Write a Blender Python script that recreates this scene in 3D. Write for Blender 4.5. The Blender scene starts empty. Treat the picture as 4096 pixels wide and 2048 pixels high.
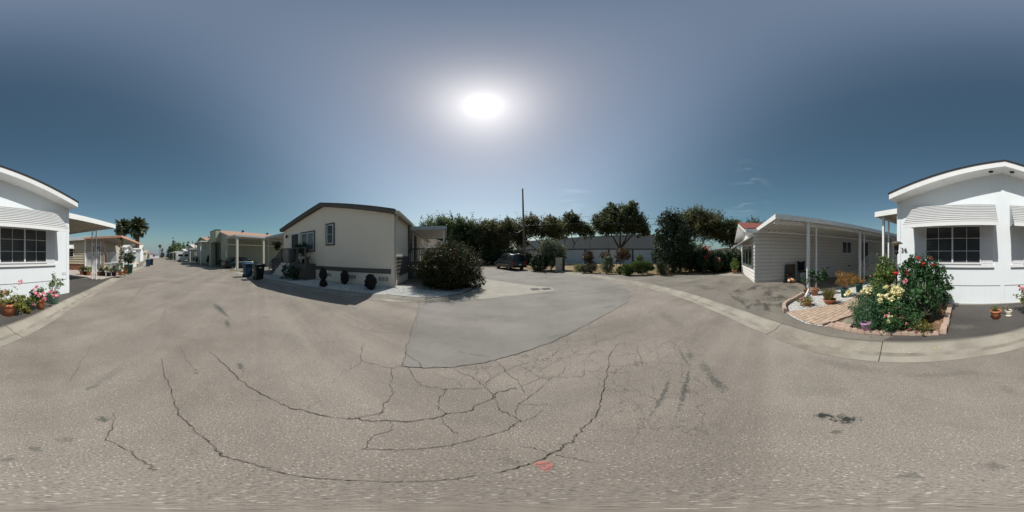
import bpy, math, random
import numpy as np
from mathutils import Vector, Matrix
R=math.radians
random.seed(7)
scene=bpy.context.scene
COL=scene.collection
H=1.6            # camera height in metres
# ---------------------------------------------------------------- measuring helpers (photo point -> ground point)
ZF={'Z0':(0,0,1.5901),'Z1':(0,600,.6211),'Z2':(250,800,.27174),'Z3':(600,850,.23296),'Z4':(1000,780,.3493),'Z5':(1550,780,.3493),'Z6':(1900,720,.3339),'Z7':(2500,780,.326),'Z8':(2900,800,.3882),'Y1':(3450,600,.6598),'Y2':(3100,1050,.3106),'Y3':(0,1100,.23296),'Y4':(1400,1200,.5435),'Y5':(0,1300,.5807),'Y6':(2500,1300,.6196)}
def angs(f,x,y):
    a,b,s=ZF[f]; u=a+x*s; v=b+y*s
    return R((u/4096-.5)*360), R((1024-v)*180/2048)
def G(f,x,y,z=0.0):
    az,el=angs(f,x,y); d=(H-z)/math.tan(-el)
    return (d*math.sin(az), d*math.cos(az))
def PT(f,x,y,d):
    az,el=angs(f,x,y)
    return (d*math.sin(az), d*math.cos(az), H+d*math.tan(el))
def AZ(az,d): return (d*math.sin(R(az)), d*math.cos(R(az)))
def FS(s,t): return (s*math.sin(R(-125))+t*math.sin(R(-35)), s*math.cos(R(-125))+t*math.cos(R(-35)))
# ---------------------------------------------------------------- materials
def new_mat(name):
    m=bpy.data.materials.new(name); m.use_nodes=True
    nt=m.node_tree; nt.nodes.clear()
    out=nt.nodes.new('ShaderNodeOutputMaterial'); p=nt.nodes.new('ShaderNodeBsdfPrincipled')
    nt.links.new(p.outputs[0],out.inputs[0]); return m,nt,p,out
def N(nt,t,**kw):
    n=nt.nodes.new(t)
    for k,v in kw.items():
        if k.startswith('_'): setattr(n,k[1:],v)
        else: n.inputs[k].default_value=v
    return n
def c4(c,f=1.0): return (min(1,c[0]*f),min(1,c[1]*f),min(1,c[2]*f),1)
def mixc(nt,fac,a,b,blend='MIX'):
    m=nt.nodes.new('ShaderNodeMix'); m.data_type='RGBA'; m.blend_type=blend
    for i,v in ((0,fac),(6,a),(7,b)):
        if hasattr(v,'is_linked') or hasattr(v,'links'): nt.links.new(v,m.inputs[i])
        else: m.inputs[i].default_value=(tuple(v)+(1,) if hasattr(v,'__len__') and len(v)==3 else v)
    return m.outputs[2]
def ramp(nt,src,stops):
    r=nt.nodes.new('ShaderNodeValToRGB'); e=r.color_ramp.elements
    while len(e)<len(stops): e.new(.5)
    for i,(p,c) in enumerate(stops):
        e[i].position=p; e[i].color=c if len(c)==4 else (c[0],c[1],c[2],1)
    nt.links.new(src,r.inputs[0]); return r.outputs[0]
def mth(nt,op,a,b=None,c=None,clamp=False):
    m=nt.nodes.new('ShaderNodeMath'); m.operation=op; m.use_clamp=clamp
    for i,v in ((0,a),(1,b),(2,c)):
        if v is None: continue
        if hasattr(v,'links'): nt.links.new(v,m.inputs[i])
        else: m.inputs[i].default_value=(tuple(v)+(1,) if hasattr(v,'__len__') and len(v)==3 else v)
    return m.outputs[0]
def M(name,col,rough=.75,var=.1,scale=4.0,bump=0.0,bscale=None,metal=0.0,spec=.3,dirt=0.0,stretch=None):
    m,nt,p,out=new_mat(name)
    tc=N(nt,'ShaderNodeTexCoord'); vec=tc.outputs['Object']
    if stretch:
        mp=N(nt,'ShaderNodeMapping'); mp.inputs['Scale'].default_value=stretch; nt.links.new(vec,mp.inputs[0]); vec=mp.outputs[0]
    n=N(nt,'ShaderNodeTexNoise',Scale=scale,Detail=5.0,Roughness=.6); nt.links.new(vec,n.inputs[0])
    col_out=ramp(nt,n.outputs[0],[(.3,c4(col,1-var)),(.7,c4(col,1+var))])
    if dirt>0:
        n2=N(nt,'ShaderNodeTexNoise',Scale=scale*.35,Detail=6.0,Roughness=.7); nt.links.new(tc.outputs['Object'],n2.inputs[0])
        f=ramp(nt,n2.outputs[0],[(.5,(0,0,0)),(.75,(dirt,dirt,dirt))])
        col_out=mixc(nt,f,col_out,c4((col[0]*.5,col[1]*.46,col[2]*.4)))
    nt.links.new(col_out,p.inputs['Base Color'])
    p.inputs['Roughness'].default_value=rough; p.inputs['Metallic'].default_value=metal
    p.inputs['Specular IOR Level'].default_value=spec
    if bump>0:
        nb=N(nt,'ShaderNodeTexNoise',Scale=bscale or scale*6,Detail=4.0); nt.links.new(vec,nb.inputs[0])
        b=N(nt,'ShaderNodeBump',Strength=bump,Distance=.02); nt.links.new(nb.outputs[0],b.inputs['Height']); nt.links.new(b.outputs[0],p.inputs['Normal'])
    return m
def groove_or_lap_shade_mat(name,col,axis=0,step=.2,width=.04,var=.04,depth=.3,rough=.6,dirt=.15):
    # board siding with grooves or painted lap-shadow lines; axis 0 = lines every step along x, 1 = y, 2 = z
    m,nt,p,out=new_mat(name)
    tc=N(nt,'ShaderNodeTexCoord'); sx=N(nt,'ShaderNodeSeparateXYZ'); nt.links.new(tc.outputs['Object'],sx.inputs[0])
    v=mth(nt,'DIVIDE',sx.outputs[axis],step); v=mth(nt,'FRACT',v)
    g=mth(nt,'LESS_THAN',v,width)
    n=N(nt,'ShaderNodeTexNoise',Scale=2.0,Detail=6.0,Roughness=.65); nt.links.new(tc.outputs['Object'],n.inputs[0])
    col_out=ramp(nt,n.outputs[0],[(.3,c4(col,1-var)),(.7,c4(col,1+var))])
    mp=N(nt,'ShaderNodeMapping'); mp.inputs['Scale'].default_value=(6,6,.5); nt.links.new(tc.outputs['Object'],mp.inputs[0])
    n2=N(nt,'ShaderNodeTexNoise',Scale=1.5,Detail=6.0,Roughness=.7); nt.links.new(mp.outputs[0],n2.inputs[0])
    f=ramp(nt,n2.outputs[0],[(.5,(0,0,0)),(.8,(dirt,dirt,dirt))])
    col_out=mixc(nt,f,col_out,c4((col[0]*.55,col[1]*.5,col[2]*.42)))
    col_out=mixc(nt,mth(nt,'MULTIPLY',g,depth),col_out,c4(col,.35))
    nt.links.new(col_out,p.inputs['Base Color']); p.inputs['Roughness'].default_value=rough; p.inputs['Specular IOR Level'].default_value=.3
    b=N(nt,'ShaderNodeBump',Strength=depth,Distance=.006); b.invert=True; nt.links.new(g,b.inputs['Height']); nt.links.new(b.outputs[0],p.inputs['Normal'])
    return m
def leafmat(name,c1,c2,c3=None,trans=.3,rough=.5,nscale=2.5,spec=.35):
    m,nt,p,out=new_mat(name)
    g=N(nt,'ShaderNodeNewGeometry'); tc=N(nt,'ShaderNodeTexCoord')
    a=ramp(nt,g.outputs['Random Per Island'],[(0,c4(c1)),(1,c4(c2))])
    n=N(nt,'ShaderNodeTexNoise',Scale=nscale,Detail=3.0); nt.links.new(tc.outputs['Object'],n.inputs[0])
    f=ramp(nt,n.outputs[0],[(.42,(0,0,0)),(.62,(1,1,1))])
    a=mixc(nt,f,a,c4(c3 if c3 else tuple(x*.6 for x in c1)))
    nt.links.new(a,p.inputs['Base Color']); p.inputs['Roughness'].default_value=rough; p.inputs['Specular IOR Level'].default_value=spec
    t=N(nt,'ShaderNodeBsdfTranslucent'); nt.links.new(a,t.inputs[0])
    mx=N(nt,'ShaderNodeMixShader'); mx.inputs[0].default_value=trans
    nt.links.new(p.outputs[0],mx.inputs[1]); nt.links.new(t.outputs[0],mx.inputs[2]); nt.links.new(mx.outputs[0],out.inputs[0])
    return m
def glassmat(name,col=(.02,.025,.03),rough=.04,stripe=0.0,metal=0.0):
    m,nt,p,out=new_mat(name)
    p.inputs['Base Color'].default_value=c4(col); p.inputs['Roughness'].default_value=rough; p.inputs['Specular IOR Level'].default_value=.6
    if stripe>0:   # venetian blinds seen through the glass
        tc=N(nt,'ShaderNodeTexCoord'); sx=N(nt,'ShaderNodeSeparateXYZ'); nt.links.new(tc.outputs['Object'],sx.inputs[0])
        v=mth(nt,'FRACT',mth(nt,'DIVIDE',sx.outputs[2],stripe)); g=mth(nt,'LESS_THAN',v,.55)
        n=N(nt,'ShaderNodeTexNoise',Scale=3.0,Detail=3.0); nt.links.new(tc.outputs['Object'],n.inputs[0])
        gg=mth(nt,'MULTIPLY',g,n.outputs[0])
        nt.links.new(mixc(nt,gg,c4(col),c4((.11,.115,.12))),p.inputs['Base Color'])
    n=N(nt,'ShaderNodeTexNoise',Scale=1.2,Detail=1.0); tc=N(nt,'ShaderNodeTexCoord'); nt.links.new(tc.outputs['Object'],n.inputs[0])
    b=N(nt,'ShaderNodeBump',Strength=.08,Distance=.05); nt.links.new(n.outputs[0],b.inputs['Height']); nt.links.new(b.outputs[0],p.inputs['Normal'])
    return m
# ---------------------------------------------------------------- objects
def tag(o,label=None,cat=None,group=None,kind=None):
    if label: o['label']=label
    if cat: o['category']=cat
    if group: o['group']=group
    if kind: o['kind']=kind
    return o
def thing(name,label,cat,x=0,y=0,z=0,az=90,group=None):
    o=bpy.data.objects.new(name,None); COL.objects.link(o); o.empty_display_size=.2
    o.location=(x,y,z); o.rotation_euler=(0,0,R(90-az)); return tag(o,label,cat,group)
class MB:
    def __init__(s): s.v=[]; s.f=[]; s.mi=[]; s.cur=0; s.sm=[]; s.smooth=False
    def mat(s,i): s.cur=i; return s
    def poly(s,pts):
        b=len(s.v); s.v+= [tuple(p) for p in pts]; s.face(list(range(b,b+len(pts))))
    def face(s,idx): s.f.append(idx); s.mi.append(s.cur); s.sm.append(s.smooth)
    def hexa(s,p):   # p[0..3] bottom ccw, p[4..7] top ccw
        b=len(s.v); s.v+=[tuple(q) for q in p]
        for q in ((3,2,1,0),(4,5,6,7),(0,1,5,4),(1,2,6,5),(2,3,7,6),(3,0,4,7)): s.face([b+i for i in q])
        return s
    def box(s,x0,x1,y0,y1,z0,z1):
        x0,x1=min(x0,x1),max(x0,x1); y0,y1=min(y0,y1),max(y0,y1); z0,z1=min(z0,z1),max(z0,z1)
        return s.hexa([(x0,y0,z0),(x1,y0,z0),(x1,y1,z0),(x0,y1,z0),(x0,y0,z1),(x1,y0,z1),(x1,y1,z1),(x0,y1,z1)])
    def prism(s,pts,z0,z1,cap=True):   # pts ccw in xy
        a=sum(pts[i][0]*pts[(i+1)%len(pts)][1]-pts[(i+1)%len(pts)][0]*pts[i][1] for i in range(len(pts)))
        if a<0: pts=pts[::-1]
        n=len(pts); b=len(s.v); s.v+=[(p[0],p[1],z0) for p in pts]+[(p[0],p[1],z1) for p in pts]
        for i in range(n): j=(i+1)%n; s.face([b+i,b+j,b+n+j,b+n+i])
        if cap: s.face([b+n+i for i in range(n)]); s.face([b+i for i in range(n)][::-1])
        return s
    def extr(s,pts,y0,y1,cap=True,axis='y'):   # profile (x,z) extruded along y (or profile (y,z) along x)
        n=len(pts); b=len(s.v)
        if axis=='y': s.v+=[(p[0],y0,p[1]) for p in pts]+[(p[0],y1,p[1]) for p in pts]
        else: s.v+=[(y0,p[0],p[1]) for p in pts]+[(y1,p[0],p[1]) for p in pts]
        for i in range(n): j=(i+1)%n; s.face([b+i,b+j,b+n+j,b+n+i])
        if cap: s.face([b+i for i in range(n)][::-1]); s.face([b+n+i for i in range(n)])
        return s
    def tube(s,pts,r,n=8,cap=True):
        pts=[Vector(p) for p in pts]; rr=r if isinstance(r,(list,tuple)) else [r]*len(pts)
        b=len(s.v); prev=None; sm=s.smooth; s.smooth=True
        for i,p in enumerate(pts):
            d=(pts[min(i+1,len(pts)-1)]-pts[max(i-1,0)]); d.normalize()
            a=prev if prev is not None else (Vector((1,0,0)) if abs(d.x)<.9 else Vector((0,1,0)))
            u=(a-d*a.dot(d)); u.normalize(); prev=u; w=d.cross(u)
            for k in range(n):
                t=2*math.pi*k/n; q=p+(u*math.cos(t)+w*math.sin(t))*rr[i]; s.v.append(tuple(q))
        for i in range(len(pts)-1):
            for k in range(n):
                k2=(k+1)%n; s.face([b+i*n+k,b+i*n+k2,b+(i+1)*n+k2,b+(i+1)*n+k])
        s.smooth=sm
        if cap: s.face([b+k for k in range(n)][::-1]); s.face([b+(len(pts)-1)*n+k for k in range(n)])
        return s
    def lathe(s,prof,c=(0,0,0),n=20,sx=1,sy=1):
        b=len(s.v); sm=s.smooth; s.smooth=True
        for r,z in prof:
            for k in range(n):
                t=2*math.pi*k/n; s.v.append((c[0]+r*math.cos(t)*sx,c[1]+r*math.sin(t)*sy,c[2]+z))
        for i in range(len(prof)-1):
            for k in range(n):
                k2=(k+1)%n; s.face([b+i*n+k,b+i*n+k2,b+(i+1)*n+k2,b+(i+1)*n+k])
        s.smooth=sm; return s
    def rings(s,rings,close=True,smooth=True,cap=True):
        b=len(s.v); n=len(rings[0]); sm=s.smooth; s.smooth=smooth
        for r in rings: s.v+=[tuple(p) for p in r]
        for i in range(len(rings)-1):
            for k in range(n if close else n-1):
                k2=(k+1)%n; s.face([b+i*n+k,b+i*n+k2,b+(i+1)*n+k2,b+(i+1)*n+k])
        if cap: s.face([b+k for k in range(n)][::-1]); s.face([b+(len(rings)-1)*n+k for k in range(n)])
        s.smooth=sm; return s
    def build(s,name,mats,parent=None,loc=None,rotz=None,bevel=0):
        me=bpy.data.meshes.new(name); me.from_pydata(s.v,[],s.f)
        if not isinstance(mats,(list,tuple)): mats=[mats]
        for m in mats: me.materials.append(m)
        me.polygons.foreach_set('material_index',s.mi); me.polygons.foreach_set('use_smooth',s.sm); me.update()
        o=bpy.data.objects.new(name,me); COL.objects.link(o)
        if parent: o.parent=parent
        if loc: o.location=loc
        if rotz is not None: o.rotation_euler=(0,0,rotz)
        if bevel>0:
            bv=o.modifiers.new('bevel','BEVEL'); bv.width=bevel; bv.segments=2; bv.limit_method='ANGLE'
        return o
def split_build(m,name,mats,parent=None):   # one object per connected piece
    par=list(range(len(m.v)))
    def f(i):
        while par[i]!=i: par[i]=par[par[i]]; i=par[i]
        return i
    for F in m.f:
        a=f(F[0])
        for i in F[1:]: par[f(i)]=a
    groups={}
    for k,F in enumerate(m.f): groups.setdefault(f(F[0]),[]).append(k)
    out=[]
    for ks in groups.values():
        q=MB(); mp={}
        for k in ks:
            idx=[]
            for i in m.f[k]:
                if i not in mp: mp[i]=len(q.v); q.v.append(m.v[i])
                idx.append(mp[i])
            q.f.append(idx); q.mi.append(m.mi[k]); q.sm.append(m.sm[k])
        out.append(q.build(name,mats,parent))
    return out
def npmesh(name,verts,nface,mat,parent=None,per=4,smooth=False):
    me=bpy.data.meshes.new(name); nv=len(verts)
    me.vertices.add(nv); me.vertices.foreach_set('co',verts.astype(np.float32).ravel())
    me.loops.add(nface*per); me.loops.foreach_set('vertex_index',np.arange(nface*per,dtype=np.int32))
    me.polygons.add(nface); me.polygons.foreach_set('loop_start',np.arange(0,nface*per,per,dtype=np.int32))
    me.materials.append(mat); me.update(calc_edges=True)
    o=bpy.data.objects.new(name,me); COL.objects.link(o)
    if parent: o.parent=parent
    return o
def leafverts(blobs,n,size,seed=0,clumps=None,aspect=.5,shell=.5,spread=.24,up=0.0,zmin=None,sprig=0.0):
    rng=np.random.default_rng(seed); B=np.array(blobs,float)
    w=(B[:,3]*B[:,4]+B[:,4]*B[:,5]+B[:,3]*B[:,5]); w/=w.sum()
    K=clumps or max(6,n//22)
    bi=rng.choice(len(B),K,p=w); u=rng.normal(size=(K,3)); u/=np.linalg.norm(u,axis=1)[:,None]
    rr=1-shell*rng.random(K)**1.3; rr*=rng.uniform(.86,1.1,K)
    cc=B[bi,:3]+u*rr[:,None]*B[bi,3:6]; cr=spread*B[bi,3:6].mean(1)*rng.uniform(.5,1.4,K)
    ki=rng.integers(0,K,n); p=cc[ki]+rng.normal(size=(n,3))*cr[ki][:,None]*.6
    if zmin is not None: p[:,2]=np.maximum(p[:,2],zmin+rng.random(n)*.04)
    nn=rng.normal(size=(n,3)); nn[:,2]+=up; nn/=np.linalg.norm(nn,axis=1)[:,None]
    t=np.cross(nn,rng.normal(size=(n,3))); t/=np.linalg.norm(t,axis=1)[:,None]; b=np.cross(nn,t)
    if sprig>0:
        ns=int(n*sprig); kk=rng.integers(0,K,max(1,ns//14)); d=u[kk]+np.array([0,0,.35]); L=B[bi[kk],3:6].mean(1)*.42
        si=rng.integers(0,len(kk),ns); tt=rng.random(ns)
        p[:ns]=cc[kk][si]+d[si]*(L[si]*tt)[:,None]+rng.normal(size=(ns,3))*size*.35
    s=size*rng.uniform(.6,1.4,n)[:,None]
    v=np.empty((n,4,3)); v[:,0]=p-t*s*.5; v[:,1]=p+b*s*aspect*.5; v[:,2]=p+t*s*.5; v[:,3]=p-b*s*aspect*.5
    return v.reshape(-1,3)
def leaves(name,blobs,n,size,mat,parent=None,**kw):
    v=leafverts(blobs,n,size,**kw); return npmesh(name,v,n,mat,parent)
def blades(name,spots,mat,parent=None,seed=0):
    # spots: (x,y,z,n,h,r,lean) clusters of grass-like blades
    rng=np.random.default_rng(seed); V=[]
    for x,y,z,n,h,r,lean in spots:
        a=rng.random(n)*6.283; q=rng.random(n)**.5*r
        base=np.stack([x+np.cos(a)*q,y+np.sin(a)*q,np.full(n,z)],1)
        d=rng.normal(size=(n,2))*lean+np.stack([np.cos(a),np.sin(a)],1)*lean*.8*(q/r)[:,None]
        hh=h*rng.uniform(.5,1.1,n); top=base+np.concatenate([d*hh[:,None],hh[:,None]],1)
        mid=base+np.concatenate([d*hh[:,None]*.35,(hh*.6)[:,None]],1)
        w=np.stack([-np.sin(a),np.cos(a),np.zeros(n)],1)*h*.035
        v=np.empty((n,4,3)); v[:,0]=base; v[:,1]=mid+w; v[:,2]=top; v[:,3]=mid-w; V.append(v.reshape(-1,3))
    v=np.concatenate(V); return npmesh(name,v,len(v)//4,mat,parent)
# ---------------------------------------------------------------- palette
W36=groove_or_lap_shade_mat('pale_white_board_siding',(.66,.70,.72),0,.2,.04,.02,.09,.6,.06)
WHITE=M('white_paint',(.67,.675,.67),.5,.04,3,dirt=.08)
WHITE2=M('aged_white_paint',(.70,.71,.70),.55,.05,3,dirt=.2)
SHINGLE=M('dark_shingle',(.035,.035,.038),.9,.35,25,.6)
SOFFIT=M('white_soffit',(.7,.71,.7),.6,.03,3,dirt=.05)
PANEL=M('shutter_grey',(.60,.61,.63),.6,.05,12,.1)
GLASSB=glassmat('window_glass_with_blinds',(.032,.038,.042),.06,.05)
GLASS=glassmat('dark_window_glass',(.012,.015,.018),.04)
GLASSC=glassmat('window_glass_pale_curtain',(.10,.12,.13),.06)
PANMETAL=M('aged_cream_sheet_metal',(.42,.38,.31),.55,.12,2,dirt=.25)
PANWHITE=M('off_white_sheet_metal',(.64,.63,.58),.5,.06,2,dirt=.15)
DARKMETAL=M('dark_metal',(.03,.03,.03),.45,.2,8,metal=.6)
BLACK=M('black_plastic',(.012,.013,.014),.45,.2,6)
STUCCO=groove_or_lap_shade_mat('beige_board_siding',(.80,.71,.59),0,.2,.05,.03,.06,.8,.08)
STUCCO2=M('beige_skirting',(.78,.71,.61),.85,.06,5,.2)
TRIM=M('dark_taupe_trim',(.115,.105,.095),.7,.12,8)
TRIMROOF=M('brown_grey_shingle',(.10,.09,.08),.9,.3,22,.5)
GREYAWN=M('blue_grey_awning_metal',(.42,.46,.46),.55,.08,3)
CEDGE=M('concrete_kerb',(.34,.31,.26),.85,.14,2.2,.35,60,dirt=.35)
TERRA=M('terracotta',(.42,.16,.075),.8,.2,7,.15)
TERRA2=M('weathered_terracotta',(.36,.17,.10),.85,.25,9,.2)
GREENPOT=M('mint_green_plastic',(.19,.36,.30),.5,.08,5)
DGREENPOT=M('dark_green_plastic',(.015,.10,.08),.4,.1,5)
SOIL=M('dark_soil',(.07,.045,.03),.95,.5,25,.8)
BARK=M('bark',(.09,.07,.055),.9,.35,12,.7,stretch=(3,3,.6))
PALEBARK=M('pale_bark',(.24,.21,.17),.9,.25,14,.6,stretch=(3,3,.6))
WOODPOLE=M('weathered_pole_wood',(.14,.12,.10),.9,.25,9,.4,stretch=(4,4,.4))
BRICKEDGE=M('pink_edging_brick',(.42,.31,.245),.9,.2,9,.4,dirt=.3)
STEM=M('green_stem',(.10,.12,.05),.7,.3,20)
YELLOW=leafmat('yellow_petals',(.80,.74,.40),(.86,.82,.56),(.78,.70,.36),.25,.6)
PINK=leafmat('pink_petals',(.80,.20,.30),(.88,.40,.45),(.80,.28,.36),.25,.6)
RED=leafmat('red_petals',(.62,.025,.012),(.75,.06,.03),(.6,.02,.02),.2,.6)
DUSKY=leafmat('dusky_pink_petals',(.45,.16,.15),(.62,.30,.26),(.35,.12,.10),.2,.7)
L_DARK=leafmat('dark_green_leaves',(.018,.045,.016),(.04,.085,.028),(.014,.03,.012),.2)
L_ROSE=leafmat('rose_leaves',(.03,.085,.03),(.07,.15,.05),(.02,.05,.018),.25)
L_LIGHT=leafmat('yellow_green_leaves',(.10,.17,.04),(.22,.28,.07),(.06,.10,.025),.35)
L_OLIVE=leafmat('olive_leaves',(.055,.065,.025),(.11,.115,.045),(.03,.038,.018),.25)
L_TREE=leafmat('broad_tree_leaves',(.075,.10,.045),(.19,.21,.09),(.045,.063,.03),.58,nscale=.5)
L_TREE2=leafmat('autumn_tinged_tree_leaves',(.09,.10,.042),(.24,.21,.09),(.055,.068,.032),.58,nscale=.4)
L_PEPPER=leafmat('feathery_pepper_leaves',(.08,.125,.042),(.17,.22,.08),(.045,.075,.028),.45,nscale=.5)
L_CON=leafmat('conifer_needles',(.024,.045,.02),(.075,.105,.04),(.018,.032,.015),.22,nscale=1.2)
L_JUN=leafmat('juniper_sprays',(.07,.12,.025),(.18,.24,.05),(.05,.09,.02),.3,nscale=1.8)
L_SILVER=leafmat('silvery_leaves',(.14,.17,.10),(.26,.29,.18),(.08,.10,.06),.3)
L_REDDY=leafmat('bronze_red_leaves',(.10,.035,.02),(.20,.08,.03),(.05,.06,.025),.25)
L_HEDGE=leafmat('photinia_leaves',(.016,.034,.012),(.06,.075,.022),(.06,.04,.016),.25,nscale=3,rough=.55,spec=.25)
L_ORANGE=leafmat('orange_succulent_leaves',(.28,.12,.02),(.42,.20,.04),(.14,.13,.03),.25,nscale=6)
L_GERAN=leafmat('geranium_leaves',(.10,.15,.03),(.26,.26,.06),(.20,.17,.05),.3,nscale=5)
L_HERB=leafmat('blue_green_herb_leaves',(.035,.10,.045),(.10,.20,.10),(.02,.06,.025),.25,nscale=4)
L_PALM=leafmat('palm_leaflets',(.05,.07,.028),(.17,.19,.09),(.03,.04,.02),.2,nscale=.4)
L_DRY=leafmat('dry_grass_blades',(.30,.22,.09),(.42,.34,.16),(.18,.16,.06),.3,nscale=1)
L_HEATH=leafmat('tawny_heath_blades',(.20,.15,.05),(.34,.26,.10),(.10,.14,.05),.3,nscale=12)
TAN=M('tan_siding',(.52,.46,.34),.7,.05,3,dirt=.12)
CREAMD=M('cream_wall',(.45,.42,.34),.75,.06,3)
PEACH=M('peach_painted_metal',(.55,.28,.17),.6,.08,3)
PEACHROOF=M('peach_shingle',(.33,.205,.15),.9,.14,20,.4)
OLIVEW=M('pale_olive_stucco',(.36,.37,.28),.85,.06,2,.15)
OLIVEW2=M('grey_green_stucco',(.30,.34,.28),.85,.06,2,.15)
BRICKSK=M('brown_brick_skirt',(.25,.12,.075),.9,.2,10,.3)
DOORDARK=M('dark_door',(.025,.028,.032),.4,.2,6)
PALEBLUE=M('pale_blue_wall',(.60,.70,.74),.7,.04,2)
CHROME=M('bright_metal',(.6,.6,.62),.25,.05,5,metal=1.0)
SKYSTR=.1; SUNSTR=5.0; CRW=0.54
# ================================================================ sky, sun, camera
SUN_AZ,SUN_EL=-10.2,53.0
sd=Vector((math.sin(R(SUN_AZ))*math.cos(R(SUN_EL)),math.cos(R(SUN_AZ))*math.cos(R(SUN_EL)),math.sin(R(SUN_EL))))
w=bpy.data.worlds.new("World"); scene.world=w; w.use_nodes=True; nt=w.node_tree; nt.nodes.clear()
wo=nt.nodes.new('ShaderNodeOutputWorld'); bg=nt.nodes.new('ShaderNodeBackground'); nt.links.new(bg.outputs[0],wo.inputs[0])
sky=nt.nodes.new('ShaderNodeTexSky'); sky.sky_type='NISHITA'; sky.sun_disc=False; sky.sun_elevation=R(SUN_EL); sky.sun_rotation=R(SUN_AZ)
sky.air_density=1.0; sky.dust_density=1.2; sky.ozone_density=1.6
tc=nt.nodes.new('ShaderNodeTexCoord')
dv=nt.nodes.new('ShaderNodeVectorMath'); dv.operation='DOT_PRODUCT'; nt.links.new(tc.outputs['Generated'],dv.inputs[0]); dv.inputs[1].default_value=sd
ang=mth(nt,'MULTIPLY',mth(nt,'ARCCOSINE',dv.outputs['Value']),57.2958)
def gauss(width,amp,power=2.0):
    q=mth(nt,'POWER',mth(nt,'DIVIDE',ang,width),power)
    return mth(nt,'MULTIPLY',mth(nt,'POWER',2.71828,mth(nt,'MULTIPLY',q,-1.0)),amp)
tn=mth(nt,'DIVIDE',ang,120.0)
TINT=[(0,(.50,.54,.57)),(12,(.52,.56,.59)),(22,(.74,.78,.77)),(33,(1.05,1.06,.95)),(44,(1.13,1.12,.94)),(56,(.87,.93,.80)),(68,(.66,.80,.70)),(84,(.66,.86,.76)),(100,(.72,.84,.75)),(118,(.70,.82,.73))]
cl=mixc(nt,1.0,sky.outputs[0],ramp(nt,tn,[(d/120,(c[0]/2,c[1]/2,c[2]/2)) for d,c in TINT]),'MULTIPLY')
for n_ in nt.nodes:
    if n_.type=='VALTORGB': n_.color_ramp.interpolation='B_SPLINE'
def addc(a,fac,col):
    v=nt.nodes.new('ShaderNodeVectorMath'); v.operation='SCALE'; v.inputs[0].default_value=col[:3]; nt.links.new(fac,v.inputs['Scale'])
    s=nt.nodes.new('ShaderNodeVectorMath'); s.operation='ADD'; nt.links.new(a,s.inputs[0]); nt.links.new(v.outputs[0],s.inputs[1]); return s.outputs[0]
sc2=nt.nodes.new('ShaderNodeVectorMath'); sc2.operation='SCALE'; nt.links.new(cl,sc2.inputs[0]); sc2.inputs['Scale'].default_value=2.0; cl=sc2.outputs[0]
cl=addc(cl,gauss(2.2,12.0,1.5),(1,1,1)); cl=addc(cl,gauss(7.5,2.3,1.25),(1,1.03,1.14))
hz=nt.nodes.new('ShaderNodeSeparateXYZ'); nt.links.new(tc.outputs['Generated'],hz.inputs[0])
hf=mth(nt,'SUBTRACT',1.0,mth(nt,'DIVIDE',mth(nt,'ABSOLUTE',hz.outputs[2]),.13),clamp=True); hf=mth(nt,'MULTIPLY',mth(nt,'POWER',hf,1.3),.85)
cl=mixc(nt,hf,cl,(2.5,3.15,3.9,1))
# thin wisps of cirrus low on the right
mp=nt.nodes.new('ShaderNodeMapping'); mp.inputs['Scale'].default_value=(2.2,2.2,9); mp.inputs['Rotation'].default_value=(.25,.35,0); nt.links.new(tc.outputs['Generated'],mp.inputs[0])
cn=N(nt,'ShaderNodeTexNoise',Scale=2.2,Detail=7.0,Roughness=.62,Distortion=.6); nt.links.new(mp.outputs[0],cn.inputs[0])
cf=ramp(nt,cn.outputs[0],[(.48,(0,0,0)),(.72,(1,1,1))])
def wisp(az,el,rad,amp):
    d=Vector((math.sin(R(az))*math.cos(R(el)),math.cos(R(az))*math.cos(R(el)),math.sin(R(el))))
    v=nt.nodes.new('ShaderNodeVectorMath'); v.operation='DOT_PRODUCT'; nt.links.new(tc.outputs['Generated'],v.inputs[0]); v.inputs[1].default_value=d
    a=mth(nt,'MULTIPLY',mth(nt,'ARCCOSINE',v.outputs['Value']),57.2958)
    return mth(nt,'MULTIPLY',mth(nt,'SUBTRACT',1.0,mth(nt,'DIVIDE',a,rad),clamp=True),amp)
wf=mth(nt,'ADD',mth(nt,'ADD',wisp(84,22,8,2.1),wisp(22,19,8,1.5)),mth(nt,'ADD',wisp(76,14,13,.8),wisp(83,30,5,2.0)))
cl=addc(cl,mth(nt,'MULTIPLY',wf,cf),(1,1,1.02))
nt.links.new(cl,bg.inputs[0]); bg.inputs[1].default_value=SKYSTR
sun=bpy.data.lights.new('sun','SUN'); sun.energy=SUNSTR; sun.angle=R(.55); sun.color=(1,.965,.90)
so=bpy.data.objects.new('sun',sun); COL.objects.link(so); so.rotation_euler=sd.to_track_quat('Z','Y').to_euler(); so.location=(0,0,30)
cam=bpy.data.cameras.new('camera'); cam.type='PANO'; cam.clip_start=.05; cam.clip_end=3000
try: cam.cycles.panorama_type='EQUIRECTANGULAR'
except Exception: pass
try: cam.panorama_type='EQUIRECTANGULAR'
except Exception: pass
co=bpy.data.objects.new('camera',cam); COL.objects.link(co); co.location=(0,0,H); co.rotation_euler=(R(90),0,0); scene.camera=co
scene.view_settings.view_transform='Standard'; scene.view_settings.look='None'; scene.view_settings.exposure=0; scene.view_settings.gamma=1
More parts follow.
